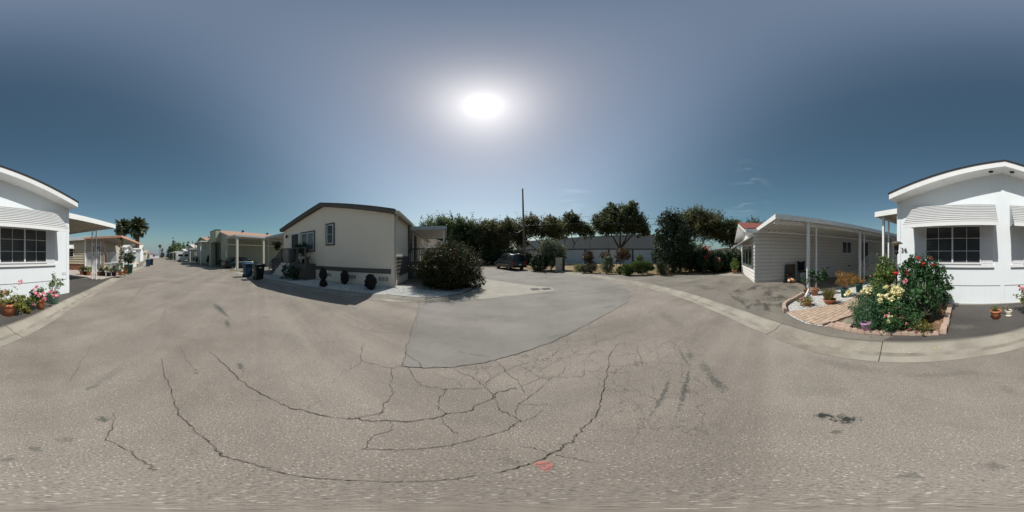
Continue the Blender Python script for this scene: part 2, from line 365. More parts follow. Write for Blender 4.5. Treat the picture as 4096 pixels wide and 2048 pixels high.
# ================================================================ asphalt
def asphalt(name,dark,mid,light,stains=(),grain=1.0,streak=.1,SCN=24.0,web=()):
    m,nt,p,out=new_mat(name); tc=N(nt,'ShaderNodeTexCoord'); V=tc.outputs['Object']
    n=N(nt,'ShaderNodeTexNoise',Scale=84.0*grain,Detail=4.0,Roughness=.8); nt.links.new(V,n.inputs[0])
    col=ramp(nt,n.outputs[0],[(.30,dark),(.50,mid),(.60,tuple(x*1.12 for x in mid)),(.70,light)])
    vo=N(nt,'ShaderNodeTexVoronoi',Scale=66.0*grain); nt.links.new(V,vo.inputs[0])
    sp=mth(nt,'LESS_THAN',vo.outputs['Distance'],.26)
    sx=N(nt,'ShaderNodeSeparateColor'); nt.links.new(vo.outputs['Color'],sx.inputs[0])
    pale=mth(nt,'MULTIPLY',sp,mth(nt,'GREATER_THAN',sx.outputs[0],.70)); drk=mth(nt,'MULTIPLY',sp,mth(nt,'LESS_THAN',sx.outputs[0],.34))
    col=mixc(nt,mth(nt,'MULTIPLY',pale,.55),col,c4(light,1.35)); col=mixc(nt,mth(nt,'MULTIPLY',drk,.5),col,c4(dark,.6))
    n2=N(nt,'ShaderNodeTexNoise',Scale=.55,Detail=7.0,Roughness=.65); nt.links.new(V,n2.inputs[0])
    col=mixc(nt,1.0,col,ramp(nt,n2.outputs[0],[(.30,(.76,.75,.73)),(.5,(.98,.975,.965)),(.70,(1.16,1.155,1.15))]),'MULTIPLY')
    mp=N(nt,'ShaderNodeMapping'); mp.inputs['Rotation'].default_value=(0,0,R(-35)); mp.inputs['Scale'].default_value=(.06,1.6,1)
    nt.links.new(V,mp.inputs[0])
    n3=N(nt,'ShaderNodeTexNoise',Scale=1.0,Detail=5.0,Roughness=.6); nt.links.new(mp.outputs[0],n3.inputs[0])
    col=mixc(nt,1.0,col,ramp(nt,n3.outputs[0],[(.3,(1-streak,)*3),(.7,(1+streak,)*3)]),'MULTIPLY')
    nz=N(nt,'ShaderNodeTexNoise',Scale=SCN,Detail=7.0,Roughness=.72); nt.links.new(V,nz.inputs[0])
    for (x,y,rx,ry,rot,amt,tint) in stains:
        q=N(nt,'ShaderNodeMapping'); q.vector_type='TEXTURE'; q.inputs['Location'].default_value=(x,y,0); q.inputs['Rotation'].default_value=(0,0,R(rot)); q.inputs['Scale'].default_value=(rx,ry,1)
        nt.links.new(V,q.inputs[0]); L=N(nt,'ShaderNodeVectorMath',_operation='LENGTH'); nt.links.new(q.outputs[0],L.inputs[0])
        f=mth(nt,'SUBTRACT',1.25,L.outputs['Value']); f=mth(nt,'SUBTRACT',mth(nt,'ADD',f,.85),mth(nt,'MULTIPLY',nz.outputs[0],2.9)); f=mth(nt,'MULTIPLY',f,2.6,clamp=True)
        f=mth(nt,'MULTIPLY',f,amt)
        col=mixc(nt,f,col,c4(tint))
    if web:
        n5=N(nt,'ShaderNodeTexNoise',Scale=3.2,Detail=6.0,Roughness=.6); nt.links.new(V,n5.inputs[0])
        va=N(nt,'ShaderNodeVectorMath',_operation='SCALE'); nt.links.new(n5.outputs['Color'],va.inputs[0]); va.inputs['Scale'].default_value=.42
        vb=N(nt,'ShaderNodeVectorMath',_operation='ADD'); nt.links.new(V,vb.inputs[0]); nt.links.new(va.outputs[0],vb.inputs[1])
        n6=N(nt,'ShaderNodeTexNoise',Scale=.9,Detail=3.0); nt.links.new(V,n6.inputs[0])
        for sc,wd in ((1.7,.010),(3.4,.010)):
            ve=N(nt,'ShaderNodeTexVoronoi',Scale=sc,_feature='DISTANCE_TO_EDGE'); nt.links.new(vb.outputs[0],ve.inputs[0])
            ln=mth(nt,'SUBTRACT',1.0,mth(nt,'DIVIDE',ve.outputs['Distance'],wd*sc*.62),clamp=True)
            f=None
            for (x,y,rx,ry,rot,amt) in web:
                q=N(nt,'ShaderNodeMapping'); q.vector_type='TEXTURE'; q.inputs['Location'].default_value=(x,y,0); q.inputs['Rotation'].default_value=(0,0,R(rot)); q.inputs['Scale'].default_value=(rx,ry,1)
                nt.links.new(V,q.inputs[0]); L=N(nt,'ShaderNodeVectorMath',_operation='LENGTH'); nt.links.new(q.outputs[0],L.inputs[0])
                g=mth(nt,'MULTIPLY',mth(nt,'MULTIPLY',mth(nt,'SUBTRACT',1.3,mth(nt,'ADD',L.outputs['Value'],mth(nt,'MULTIPLY',n6.outputs[0],.55))),2.2,clamp=True),amt)
                f=g if f is None else mth(nt,'MAXIMUM',f,g)
            if sc>2: f=mth(nt,'MULTIPLY',f,.6)
            col=mixc(nt,mth(nt,'MULTIPLY',ln,f),col,(.075,.065,.055,1))
    nt.links.new(col,p.inputs['Base Color']); p.inputs['Roughness'].default_value=.85; p.inputs['Specular IOR Level'].default_value=.25
    b=N(nt,'ShaderNodeBump',Strength=.5,Distance=.008); nt.links.new(n.outputs[0],b.inputs['Height']); nt.links.new(b.outputs[0],p.inputs['Normal'])
    return m
DK=(.055,.065,.06)
def st(f,x,y,rx,ry,rot,amt,t=DK):
    g=G(f,x,y); return (g[0],g[1],rx,ry,rot,amt,t)
def st2(x0,y0,x1,y1,w,amt,t=DK):
    p,q=G('Z0',x0,y0),G('Z0',x1,y1); return ((p[0]+q[0])/2,(p[1]+q[1])/2,math.hypot(q[0]-p[0],q[1]-p[1])*.55,w,math.degrees(math.atan2(q[1]-p[1],q[0]-p[0])),amt,t)
stains=[st2(533,757,575,800,.20,.75),st2(568,800,578,832,.11,.7),st2(540,765,590,812,.10,.55),st2(598,905,612,940,.07,.7),st2(236,1050,282,1060,.07,.7),
 st2(2036,1042,2105,1050,.085,.98,(.028,.033,.03)),st2(2080,1046,2178,1062,.095,.98,(.028,.033,.03)),st2(2070,1090,2130,1080,.04,.6),st2(1770,925,1850,1003,.10,.7),st2(1760,900,1790,950,.12,.5),
 st2(1738,905,1690,1075,.045,.75),st2(1696,925,1612,1078,.04,.7),st2(1700,860,1745,940,.05,.5),st2(1728,880,1745,910,.10,.55),st2(478,938,505,940,.035,.7),st2(60,1135,110,1125,.07,.5),st2(200,985,260,965,.05,.45),st2(130,1115,190,1095,.06,.4),
 st2(2230,1200,2330,1190,.06,.4),st2(2440,1180,2540,1165,.08,.45),st2(655,795,680,800,.10,.35),st2(0,1150,40,1160,.06,.45),st2(1640,960,1650,1000,.03,.3),
 st2(2576,1000,2500,960,.10,.25),st2(420,760,400,840,.10,.18),st2(700,820,760,880,.3,.18),st2(1250,1140,1320,1175,.05,.3),st2(1990,880,2300,935,.16,.28),st2(2200,935,2500,925,.10,.25),st2(1640,770,1760,850,.3,.25),st2(1900,960,2200,980,.2,.15),st2(380,700,250,830,.12,.2),st2(330,900,180,1000,.10,.25)]
ROAD=asphalt('street_asphalt',(.095,.083,.07),(.235,.208,.178),(.43,.395,.35),stains,1.0,.14,24.0,[(.3,2.6,1.9,1.2,10,.95),(1.5,1.2,1.5,.9,30,.8),(3.3,3.4,1.6,1.1,50,.5),(-2.4,1.2,1.7,1.0,-30,.4),(-3.6,2.2,1.5,.7,-20,.5),(-1.5,.2,1.6,.9,-30,.3),(-5,-2.5,3.5,1.2,30,.25)])
PATCH=asphalt('patch_asphalt',(.148,.139,.125),(.203,.191,.174),(.262,.247,.226),[st2(1330,855,1480,830,.12,.25),st2(1200,800,1300,790,.2,.2),st2(1490,780,1560,765,.15,.3),st2(1130,880,1260,900,.06,.3)],1.5,.10,6.0,[(1.5,5.0,2.5,1.5,0,.12)])
dst=[(7.2,3.0,1.5,.5,50,.6,(.09,.08,.07)),(6.6,1.2,.9,.5,10,.6,(.08,.075,.065)),(8.2,4.2,1.2,.4,-20,.5,(.09,.08,.07)),(9.0,2.6,1.4,.35,10,.45,(.09,.08,.07)),(5.4,.9,1.1,.35,30,.55,(.08,.075,.065)),(7.6,-.2,1.5,.9,0,.75,(.075,.07,.06)),(5.6,-.1,1.0,.5,10,.6,(.075,.07,.06)),(6.8,5.6,1.3,.3,60,.4,(.09,.085,.075)),(4.9,.1,.5,.7,0,.7,(.06,.055,.05))]
DST2=[(G('Z8',x,y,.1)[0],G('Z8',x,y,.1)[1],rx,ry,r_,am,(.06,.055,.047)) for x,y,rx,ry,r_,am in ((300,900,1.3,.35,-20,.85),(450,960,1.2,.4,-10,.8),(560,1000,.9,.4,0,.8),(330,1040,.6,.16,10,.8),(180,1060,.7,.14,20,.75),(430,1110,.6,.14,10,.8),(120,940,.7,.15,0,.7),(250,1100,.5,.12,0,.7),(600,1080,.35,.5,0,.9),(700,900,1.0,.8,0,.8),(90,1000,.8,.1,30,.6))]
DRIVE=asphalt('driveway_asphalt',(.10,.09,.075),(.185,.168,.142),(.28,.26,.22),dst+DST2,1.0,.12,4.5)
PAD=asphalt('dark_pad_asphalt',(.05,.045,.042),(.082,.075,.069),(.13,.12,.112),[(1.2,-3.0,.5,.2,20,.35,(.22,.2,.17))],1.1,.08)
def sheet(name,pts,z,m,kind='structure'):
    b=MB(); b.poly([(p[0],p[1],z) for p in (pts if sum(pts[i][0]*pts[(i+1)%len(pts)][1]-pts[(i+1)%len(pts)][0]*pts[i][1] for i in range(len(pts)))>0 else pts[::-1])])
    return tag(b.build(name,m),kind=kind)
def smooth(pts,k=5):
    P=[Vector((p[0],p[1])) for p in pts]; out=[]
    for i in range(len(P)-1):
        a,b,c,d=P[max(i-1,0)],P[i],P[i+1],P[min(i+2,len(P)-1)]
        for j in range(k):
            t=j/k; out.append(.5*((2*b)+(c-a)*t+(2*a-5*b+4*c-d)*t*t+(3*b-a-3*c+d)*t**3))
    out.append(P[-1]); return out
def offset(P,d):
    o=[]
    for i,p in enumerate(P):
        t=P[min(i+1,len(P)-1)]-P[max(i-1,0)]; t.normalize(); o.append(p+Vector((t.y,-t.x))*d)
    return o
near_g=smooth([FS(140,-2.3),FS(60,-2.3),FS(35,-2.2),(-18.66,-15.2),(-12.5,-11.6),(-7.78,-8.5),(-4.6,-6.2),(-2.4,-4.6),(-.8,-3.22),(0,-2.56),(.67,-2.12),(1.1,-1.8),(1.49,-1.46),(1.87,-1.1),(2.28,-.67),(2.81,-.19),(3.27,.26),(4.24,1.41),(5.37,3.41),(6.05,6.0),(6.1,8.5),(5.9,10.5),(5.2,12.8),(4.2,14.6)],5)
near_b=offset(near_g,.50)
far_g=smooth([FS(140,6.2),FS(60,6.2),FS(35,6.1),FS(24,6.1),FS(17.5,6.5),FS(11,6.3),(-9.05,1.1),(-7.2,2.0),(-6.1,2.8),(-5.1,3.35),(-4.3,3.85),(-4.0,4.05)],5)
far_b=offset(far_g,-.48)
KERBM=M('rolled_concrete_kerb',(.285,.262,.218),.85,.2,1.6,.45,70,dirt=.75)
def kerb(name,g,b,joints):
    m=MB(); prof=[(0,.006),(.30,.018),(.48,.030),(.70,.085),(.86,.103),(1.0,.106)]; m.smooth=True
    rings=[]
    for p,q in zip(g,b): rings.append([(p.x+(q.x-p.x)*u,p.y+(q.y-p.y)*u,z) for u,z in prof]+[(q.x,q.y,-.02)])
    m.rings(rings,close=False,smooth=True,cap=False)
    for k_ in range(len(m.f)):
        if k_%6==1: m.mi[k_]=2
    m.cur=1; m.smooth=False
    for j in joints:
        p,q=g[j],b[j]; t=(g[min(j+1,len(g)-1)]-p); t.normalize(); t*=.007
        for k in range(len(prof)-1):
            (u0,z0),(u1,z1)=prof[k],prof[k+1]
            A=p+(q-p)*u0; B=p+(q-p)*u1
            m.poly([(A.x-t.x,A.y-t.y,z0+.003),(A.x+t.x,A.y+t.y,z0+.003),(B.x+t.x,B.y+t.y,z1+.003),(B.x-t.x,B.y-t.y,z1+.003)])
    return tag(m.build(name,[KERBM,M('joint_dirt',(.07,.06,.05),.95),M('grimy_flow_line_concrete',(.25,.228,.188),.88,.3,2.6,.4,60,dirt=.6)]),kind='structure')
sheet('ground',[(-900,-900),(900,-900),(900,900),(-900,900)],-.06,M('dry_ground',(.20,.18,.13),.95,.2,.3))
sheet('road',[(-160,-160),(160,-160),(160,160),(-160,160)],0,ROAD)
kerb('kerb',near_g,near_b,[28,33,42,62,78,88,96])
kerb('kerb_opposite',far_g,far_b,[18,27,36])
nb=[(p.x,p.y) for p in near_b]; fb=[(p.x,p.y) for p in far_b]
sheet('driveway',nb+[(6.2,13.8),(7.6,11.2),(8.2,10.2),(9.3,9.06),(10.6,7.2),(13,3.9),(17,3.2),(150,0),(150,-150),FS(140,-70)],.1,DRIVE)
# paved pad in front of the near house (darker)
padk=[(p.x,p.y) for p in offset(near_g,.53)[26:63]]
sheet('parking_pad',padk+[(2.1,-4.4),(-2.4,-5.9),(-3.4,-9.5),(-8.8,-8.9)],.104,PAD)
farlot=fb+[(-4.45,4.45),(-3.4,4.72),(-2.55,5.15),(-1.9,6.1),(-1.65,7.3),(-1.75,9.0),(-2.03,11.16),(-4.5,18),(-9,29),(-16,44),(-80,80),(-150,20)]
sheet('lot_opposite',farlot,.1,DRIVE)
fan=[(-4.25,3.95),(-3.86,4.0),(-2.96,4.62),(-2.11,5.16),(-1.33,5.68),(-.42,6.18),(.84,6.7),(1.92,7.16),(1.97,7.92),(1.17,8.57),(-.68,10.14),(-2.2,11.4),(-1.6,9.0),(-1.5,7.3),(-1.8,6.2),(-2.6,5.05),(-3.5,4.6),(-4.4,4.35)]
fanM=M('gutter_concrete',(.29,.27,.228),.85,.12,1.4,.3,60,dirt=.35)
m=MB(); m.poly([(p[0],p[1],.008) for p in fan]); tag(m.build('gutter',fanM),kind='structure')
# rolled kerb round the corner of the opposite lot
m=MB(); inner=[(-4.45,4.45),(-3.4,4.72),(-2.55,5.15),(-1.9,6.1),(-1.65,7.3),(-1.75,9.0),(-2.03,11.16)]
P=smooth(inner,4); Q=offset(P,.26)
m.rings([[(q.x,q.y,.0085),(q.x*.3+p.x*.7,q.y*.3+p.y*.7,.09),(p.x,p.y,.106)] for p,q in zip(P,Q)],close=False,cap=False)
tag(m.build('kerb_corner',KERBM),kind='structure')
# smoother asphalt patch
seam=[('Y4',380,485),('Y4',440,495),('Y4',520,500),('Y4',700,498),('Y4',880,480),('Y4',1060,445),('Y4',1180,410),('Y4',1420,335),('Y4',1520,293),('Y4',1700,205),('Y4',1870,113),('Y4',2060,5)]
patch=[G(*s) for s in seam]+[(4.7,5.3),(5.75,7.4),(5.72,9.0),(5.45,10.6),(4.8,12.6),(3.85,14.5),(1.5,17.3),(-2.2,21.2),(-5.5,25.5),(-6.5,24),(-4.5,18.2),(-2.15,11.5),(-.68,10.14),(1.17,8.57),(1.97,7.92),(1.92,7.16),(.84,6.7),(-.42,6.18),(-1.33,5.68),(-2.11,5.16),(-2.96,4.62)]+[G('Y4',x,y) for x,y in ((490,110),(460,200),(440,270),(415,350),(405,420))]
sheet('road_patch',patch,.004,PATCH)
# cracks: thin open ribbons in the asphalt
CR=[('Y5',[(1440,185),(1540,270),(1620,345),(1730,435),(1860,500),(1980,565),(2110,590),(2200,620),(2411,648)],.014),
('Y4',[(0,872),(60,872),(130,888),(300,890),(430,895),(540,880),(670,862),(720,840),(890,815),(920,780),(1050,725),(1060,695),(1110,675),(1220,650)],.014),
('Y5',[(1110,230),(1130,320),(1170,430),(1200,520),(1240,620),(1300,680),(1345,715),(1430,800),(1510,870),(1530,895),(1610,925),(1790,970),(1930,1015),(2100,1048),(2411,1072)],.010),
('Z0',[(876,1207),(930,1210),(1000,1212),(1080,1209),(1150,1203),(1200,1196)],.010),
('Y4',[(1060,1270),(1250,1225),(1350,1195),(1480,1130),(1540,1105),(1560,1075),(1630,1040),(1660,1000),(1700,950),(1780,880),(1830,780),(1850,690),(1880,590),(1900,500),(1920,390),(1980,320)],.012),
('Y4',[(100,1095),(350,1100),(620,1085),(800,1055),(960,1010),(1150,965),(1200,925),(1245,890),(1215,860),(1130,825),(1080,780),(1060,700)],.010),
('Y4',[(1245,890),(1300,885),(1370,850),(1420,810)],.006),('Y4',[(1215,850),(1235,785),(1300,725),(1400,650),(1480,575),(1570,570),(1720,560),(1730,530),(1900,525),(2100,545)],.008),
('Y4',[(1060,695),(990,650),(1000,625),(1050,570),(1150,520),(1270,470),(1380,440)],.010),
('Y4',seam and [(s[1],s[2]) for s in seam],.016),
('Y4',[(510,10),(490,110),(460,200),(440,270),(415,350),(405,420),(380,485)],.014),('Y4',[(405,385),(430,410),(480,440),(520,475),(527,500)],.012),
('Y4',[(0,200),(170,230),(440,248)],.009),('Y4',[(380,485),(310,500),(200,480),(95,450),(80,420),(100,320)],.010),('Y4',[(95,450),(30,500),(0,520)],.008),
('Y4',[(310,500),(300,620),(310,680),(290,730),(250,760),(240,820),(210,850)],.009),('Y4',[(240,820),(60,865)],.008),('Y4',[(300,895),(305,950),(160,1015),(130,1075),(90,1095)],.006),
('Y4',[(440,500),(480,590),(540,630),(640,645),(700,660),(800,655),(980,650)],.009),('Y4',[(700,660),(690,690),(650,740),(650,790),(715,840)],.008),
('Y4',[(740,500),(870,555),(920,580),(960,610),(990,625)],.009),('Y4',[(1070,450),(1130,495),(1150,540),(1220,580),(1250,630),(1290,690)],.008),
('Y4',[(1250,635),(1400,575),(1480,575)],.009),('Y4',[(1260,485),(1400,570)],.008),('Y4',[(1380,530),(1480,470),(1600,430),(1840,375)],.008),('Y4',[(1720,555),(1720,450)],.005),
('Y4',[(1920,415),(2110,390)],.007),('Y4',[(1800,250),(1810,320),(1840,375)],.006),('Y4',[(1740,205),(1800,250)],.005),('Y4',[(1980,320),(2100,340),(2120,400),(2150,450)],.006),
('Y4',[(610,530),(660,560),(770,590),(830,640)],.005),('Y4',[(1700,340),(1670,380),(1640,410)],.005),('Y4',[(1590,490),(1540,560)],.006),('Y4',[(960,490),(1020,540),(1040,570)],.006),('Y4',[(1490,1140),(1640,1165),(1790,1190)],.006),
('Y4',[(1250,770),(1460,765)],.005),('Y4',[(670,870),(700,910),(740,950),(800,990)],.006),('Y4',[(900,1095),(1170,1100)],.004),('Y4',[(1240,1075),(1350,1090),(1480,1130)],.006),
('Y5',[(790,600),(770,720),(730,790),(870,850),(930,900),(1040,970),(1060,1000)],.007),('Y5',[(1200,150),(1250,165),(1290,240),(1330,290),(1360,325)],.007),('Y5',[(710,20),(640,130),(560,260),(490,390)],.005),
('Y5',[(1110,232),(1280,225),(1450,210)],.004),('Y5',[(2110,590),(2180,540),(2270,510)],.005),('Y5',[(820,380),(960,385),(1020,410)],.004),('Y5',[(1160,360),(1270,325),(1400,305),(1480,285)],.004),
('Z0',[(1560,760),(1600,740),(1650,728)],.010),('Z0',[(1050,757),(1056,770),(1052,790),(1046,815)],.010),('Z0',[(1600,880),(1612,905),(1618,930)],.006),('Z0',[(1690,860),(1700,880),(1720,905)],.007),('Z0',[(1545,855),(1560,840),(1600,832)],.007),('Z0',[(1470,880),(1500,862),(1545,850)],.007)]
m=MB(); rng=random.Random(3)
def crack(pts,wd,z):
    P=smooth(pts,5); Q=[]
    for i,p in enumerate(P):
        L=math.hypot(p.x,p.y); j=.012*L**.5*rng.uniform(-1,1); Q.append((p.x+j,p.y+rng.uniform(-1,1)*.012*L**.5,wd*rng.uniform(.35,1.1)))
    for i in range(len(Q)-1):
        a,b=Q[i],Q[i+1]; d=Vector((b[0]-a[0],b[1]-a[1])); d.normalize() if d.length>0 else None; nx,ny=-d.y,d.x
        m.poly([(a[0]-nx*a[2]/2,a[1]-ny*a[2]/2,z),(b[0]-nx*b[2]/2,b[1]-ny*b[2]/2,z),(b[0]+nx*b[2]/2,b[1]+ny*b[2]/2,z),(a[0]+nx*a[2]/2,a[1]+ny*a[2]/2,z)])
for f,pts,wd in CR:
    crack([G(f,x,y) for x,y in pts],wd*CRW,.008)
# finer map cracking further right and left, growing out of the main ones
def wander(x,y,a,L,wd,depth=0):
    pts=[(x,y)]; s=.16
    for i in range(int(L/s)):
        a+=rng.uniform(-.45,.45); x+=math.cos(a)*s; y+=math.sin(a)*s; pts.append((x,y))
        if depth<2 and rng.random()<.10: wander(x,y,a+rng.choice((-1,1))*rng.uniform(.9,1.5),L*.35,wd*.8,depth+1)
    if len(pts)>2: crack(pts,wd,.008)
for x,y,a,L in ((2.6,1.9,1.2,2.6),(3.2,2.9,.4,1.6),(2.9,3.2,2.0,2.2),(-3.4,1.2,2.6,2.0),(-3.0,.2,3.3,3.0),(-6,-1.5,3.7,4.0),(-4.5,-2.8,3.7,5.0),(3.6,4.6,1.2,3),(1.9,1.6,.2,1.6),(-2.4,1.9,2.2,1.8),(-9,-5,3.7,7),(-2.0,-1.4,3.9,2.5)):
    wander(x,y,a,L,.006*CRW)
tag(m.build('road_cracks',M('crack_tar',(.055,.048,.042),.95,.3)),kind='structure')  # dark tar colour for the flat crack ribbons
# mottled translucent red mark on the asphalt
sm,nt2,p2,out2=new_mat('mottled_translucent_red'); tcc=N(nt2,'ShaderNodeTexCoord'); nn=N(nt2,'ShaderNodeTexNoise',Scale=45.0,Detail=4.0); nt2.links.new(tcc.outputs['Object'],nn.inputs[0])
p2.inputs['Base Color'].default_value=(.55,.16,.14,1); p2.inputs['Roughness'].default_value=.85
tr=N(nt2,'ShaderNodeBsdfTransparent'); mx=N(nt2,'ShaderNodeMixShader'); nt2.links.new(ramp(nt2,nn.outputs[0],[(.40,(.12,.12,.12)),(.58,(.62,.62,.62))]),mx.inputs[0]); nt2.links.new(tr.outputs[0],mx.inputs[1]); nt2.links.new(p2.outputs[0],mx.inputs[2]); nt2.links.new(mx.outputs[0],out2.inputs[0])
sheet('red_road_mark',[G('Y4',*q) for q in ((1330,1205),(1400,1192),(1480,1180),(1500,1205),(1480,1265),(1440,1272),(1400,1240))],.0125,sm)
sheet('walkway',[G('Z7',1095,978,.1),G('Z7',1250,955,.1),G('Z7',1420,962,.1),G('Z7',1450,992,.1),G('Z7',1200,992,.1)],.106,fanM)
# ================================================================ gravel, path, planting bed
def gravelmat(name,c1,c2,scale=55):
    m,nt,p,out=new_mat(name); tc=N(nt,'ShaderNodeTexCoord'); v=N(nt,'ShaderNodeTexVoronoi',Scale=scale); nt.links.new(tc.outputs['Object'],v.inputs[0])
    sx=N(nt,'ShaderNodeSeparateColor'); nt.links.new(v.outputs['Color'],sx.inputs[0])
    col=ramp(nt,sx.outputs[0],[(0,c1),(1,c2)])
    e=ramp(nt,v.outputs['Distance'],[(.35,(1,1,1)),(.62,(.45,.43,.40))])
    nt.links.new(mixc(nt,1.0,col,e,'MULTIPLY'),p.inputs['Base Color']); p.inputs['Roughness'].default_value=.85
    b=N(nt,'ShaderNodeBump',Strength=1.0,Distance=.02); b.invert=True; nt.links.new(v.outputs['Distance'],b.inputs['Height']); nt.links.new(b.outputs[0],p.inputs['Normal']); return m
GRAV=gravelmat('white_stone_chips',(.50,.50,.48),(.86,.86,.84))
GRAVP=gravelmat('pinkish_stone_chips',(.45,.38,.33),(.78,.70,.64),40)
def chips(name,poly,n,z,mat,size=.02,seed=1):
    rng=np.random.default_rng(seed); P=np.array(poly); mn=P.min(0); mx=P.max(0); pts=[]
    while len(pts)<n:
        q=mn+rng.random(2)*(mx-mn); c=False; j=len(P)-1
        for i in range(len(P)):
            if (P[i,1]>q[1])!=(P[j,1]>q[1]) and q[0]<(P[j,0]-P[i,0])*(q[1]-P[i,1])/(P[j,1]-P[i,1])+P[i,0]: c=not c
            j=i
        if c: pts.append(q)
    p=np.concatenate([np.array(pts),np.full((n,1),z)],1); s=size*rng.uniform(.5,1.3,n)
    dirs=np.array([[1,0,0],[-.5,.87,0],[-.5,-.87,0],[0,0,.9]]); a=rng.random(n)*6.28
    V=np.zeros((n,4,3))
    for k in range(4):
        d=dirs[k]; V[:,k,0]=p[:,0]+s*(d[0]*np.cos(a)-d[1]*np.sin(a)); V[:,k,1]=p[:,1]+s*(d[0]*np.sin(a)+d[1]*np.cos(a)); V[:,k,2]=p[:,2]+s*d[2]*rng.uniform(.5,1,n)
    F=V[:,[0,1,3,1,2,3,2,0,3]].reshape(-1,3)
    return tag(npmesh(name,F,n*3,mat,per=3),kind='stuff')
CHIP=leafmat('stone_chip_faces',(.50,.50,.48),(.86,.86,.83),(.7,.69,.66),0,.85)
garden=[(3.02,-1.10),(3.27,-.80),(3.7,-.58),(4.2,-.42),(4.84,-.55),(5.4,-.9),(6.1,-1.35),(6.7,-1.8),(7.2,-3.6),(7.7,-6.2),(4.9,-6.2),(4.4,-4.6),(3.95,-3.9),(2.9,-2.9)]
sheet('gravel_bed',garden,.112,GRAV); chips('gravel',garden,5200,.112,CHIP,.017)
bz=[(p.x,p.y) for p in far_b[23:]]
bed2=bz+[(-4.45,4.47),(-3.4,4.74),(-2.55,5.17),(-1.95,6.1),(-1.75,7.2),(-3.2,8.6),(-5.3,6.6),(-5.2,5.9),(-13.2,2.4),(-12.7,1.2)]
sheet('gravel_bed_opposite',bed2,.112,GRAV)
chips('gravel_opposite',[(-9.2,1.75),(-6.2,3.5),(-4.5,4.55),(-2.6,5.3),(-2.2,6.2),(-4.6,5.9),(-9.6,3.6)],5000,.112,CHIP,.02,5)
BR=None
m_,nt,p,out=new_mat('clay_brick_paving'); tc=N(nt,'ShaderNodeTexCoord'); mp=N(nt,'ShaderNodeMapping'); mp.inputs['Rotation'].default_value=(0,0,R(57)); nt.links.new(tc.outputs['Object'],mp.inputs[0])
bt=N(nt,'ShaderNodeTexBrick',Scale=1.0); bt.inputs['Brick Width'].default_value=.42; bt.inputs['Row Height'].default_value=.115; bt.inputs['Mortar Size'].default_value=.008
bt.inputs['Color1'].default_value=(.40,.295,.215,1); bt.inputs['Color2'].default_value=(.48,.355,.265,1); bt.inputs['Mortar'].default_value=(.13,.09,.06,1); nt.links.new(mp.outputs[0],bt.inputs[0])
nz=N(nt,'ShaderNodeTexNoise',Scale=8.0,Detail=5.0); nt.links.new(tc.outputs['Object'],nz.inputs[0])
nt.links.new(mixc(nt,1.0,bt.outputs[0],ramp(nt,nz.outputs[0],[(.3,(.8,.8,.8)),(.7,(1.1,1.1,1.1))]),'MULTIPLY'),p.inputs['Base Color']); p.inputs['Roughness'].default_value=.9
b=N(nt,'ShaderNodeBump',Strength=.6,Distance=.01); b.invert=True; nt.links.new(bt.outputs['Fac'],b.inputs['Height']); nt.links.new(b.outputs[0],p.inputs['Normal'])
m=MB(); m.prism([(4.12,-.47),(3.55,-.70),(3.16,-.95),(3.40,-1.92),(5.5,-5.3),(6.5,-4.7),(4.62,-2.45)],.09,.128); tag(m.build('path',m_),kind='structure')
bed=[(3.08,-1.25),(2.88,-1.33),(2.52,-1.58),(2.05,-2.02),(1.66,-2.34),(1.42,-2.50),(2.10,-4.30),(3.9,-3.9),(3.4,-2.9),(3.35,-1.9)]
sheet('planting_bed',bed,.125,M('leaf_littered_soil',(.20,.125,.08),.95,.5,14,.8))
chips('fallen_leaves',bed,900,.128,leafmat('dry_leaf_litter',(.20,.10,.05),(.40,.26,.15),(.12,.07,.04),0,.9),.028,9)
chips('fallen_petals',[(2.55,-1.0),(2.75,-1.25),(2.0,-1.95),(1.3,-2.4),(1.1,-2.1),(1.9,-1.3)],90,.07,leafmat('yellow_petal_litter',(.75,.55,.14),(.85,.75,.35),(.7,.5,.12),0,.9),.011,4)
land=[(4.0,15.3),(5.15,14.5),(6.4,12.9),(7.4,11.1),(8.1,10.3),(9.3,9.1),(10.7,7.2),(13,4.0),(17,3.4),(60,12),(90,60),(20,95),(-60,95),(-36,60),(-14,33),(-5.5,25),(-3.5,23.5),(-.5,20.6),(2.0,18.0)]
sheet('landscaping_strip',land,.04,M('dry_grass_ground',(.22,.165,.09),.95,.45,1.2,.5,20,dirt=.5))
tag(blades('dry_grass',[(x,y,.04,14,.16,.35,.7) for x,y in [(lambda t,o:(7.0+ (1-t)*-2.0+t*4.5+o*.7,14.0-t*9.5+o*.9))(random.random(),random.random()*6) for _ in range(420)]],L_DRY,seed=2),kind='stuff')
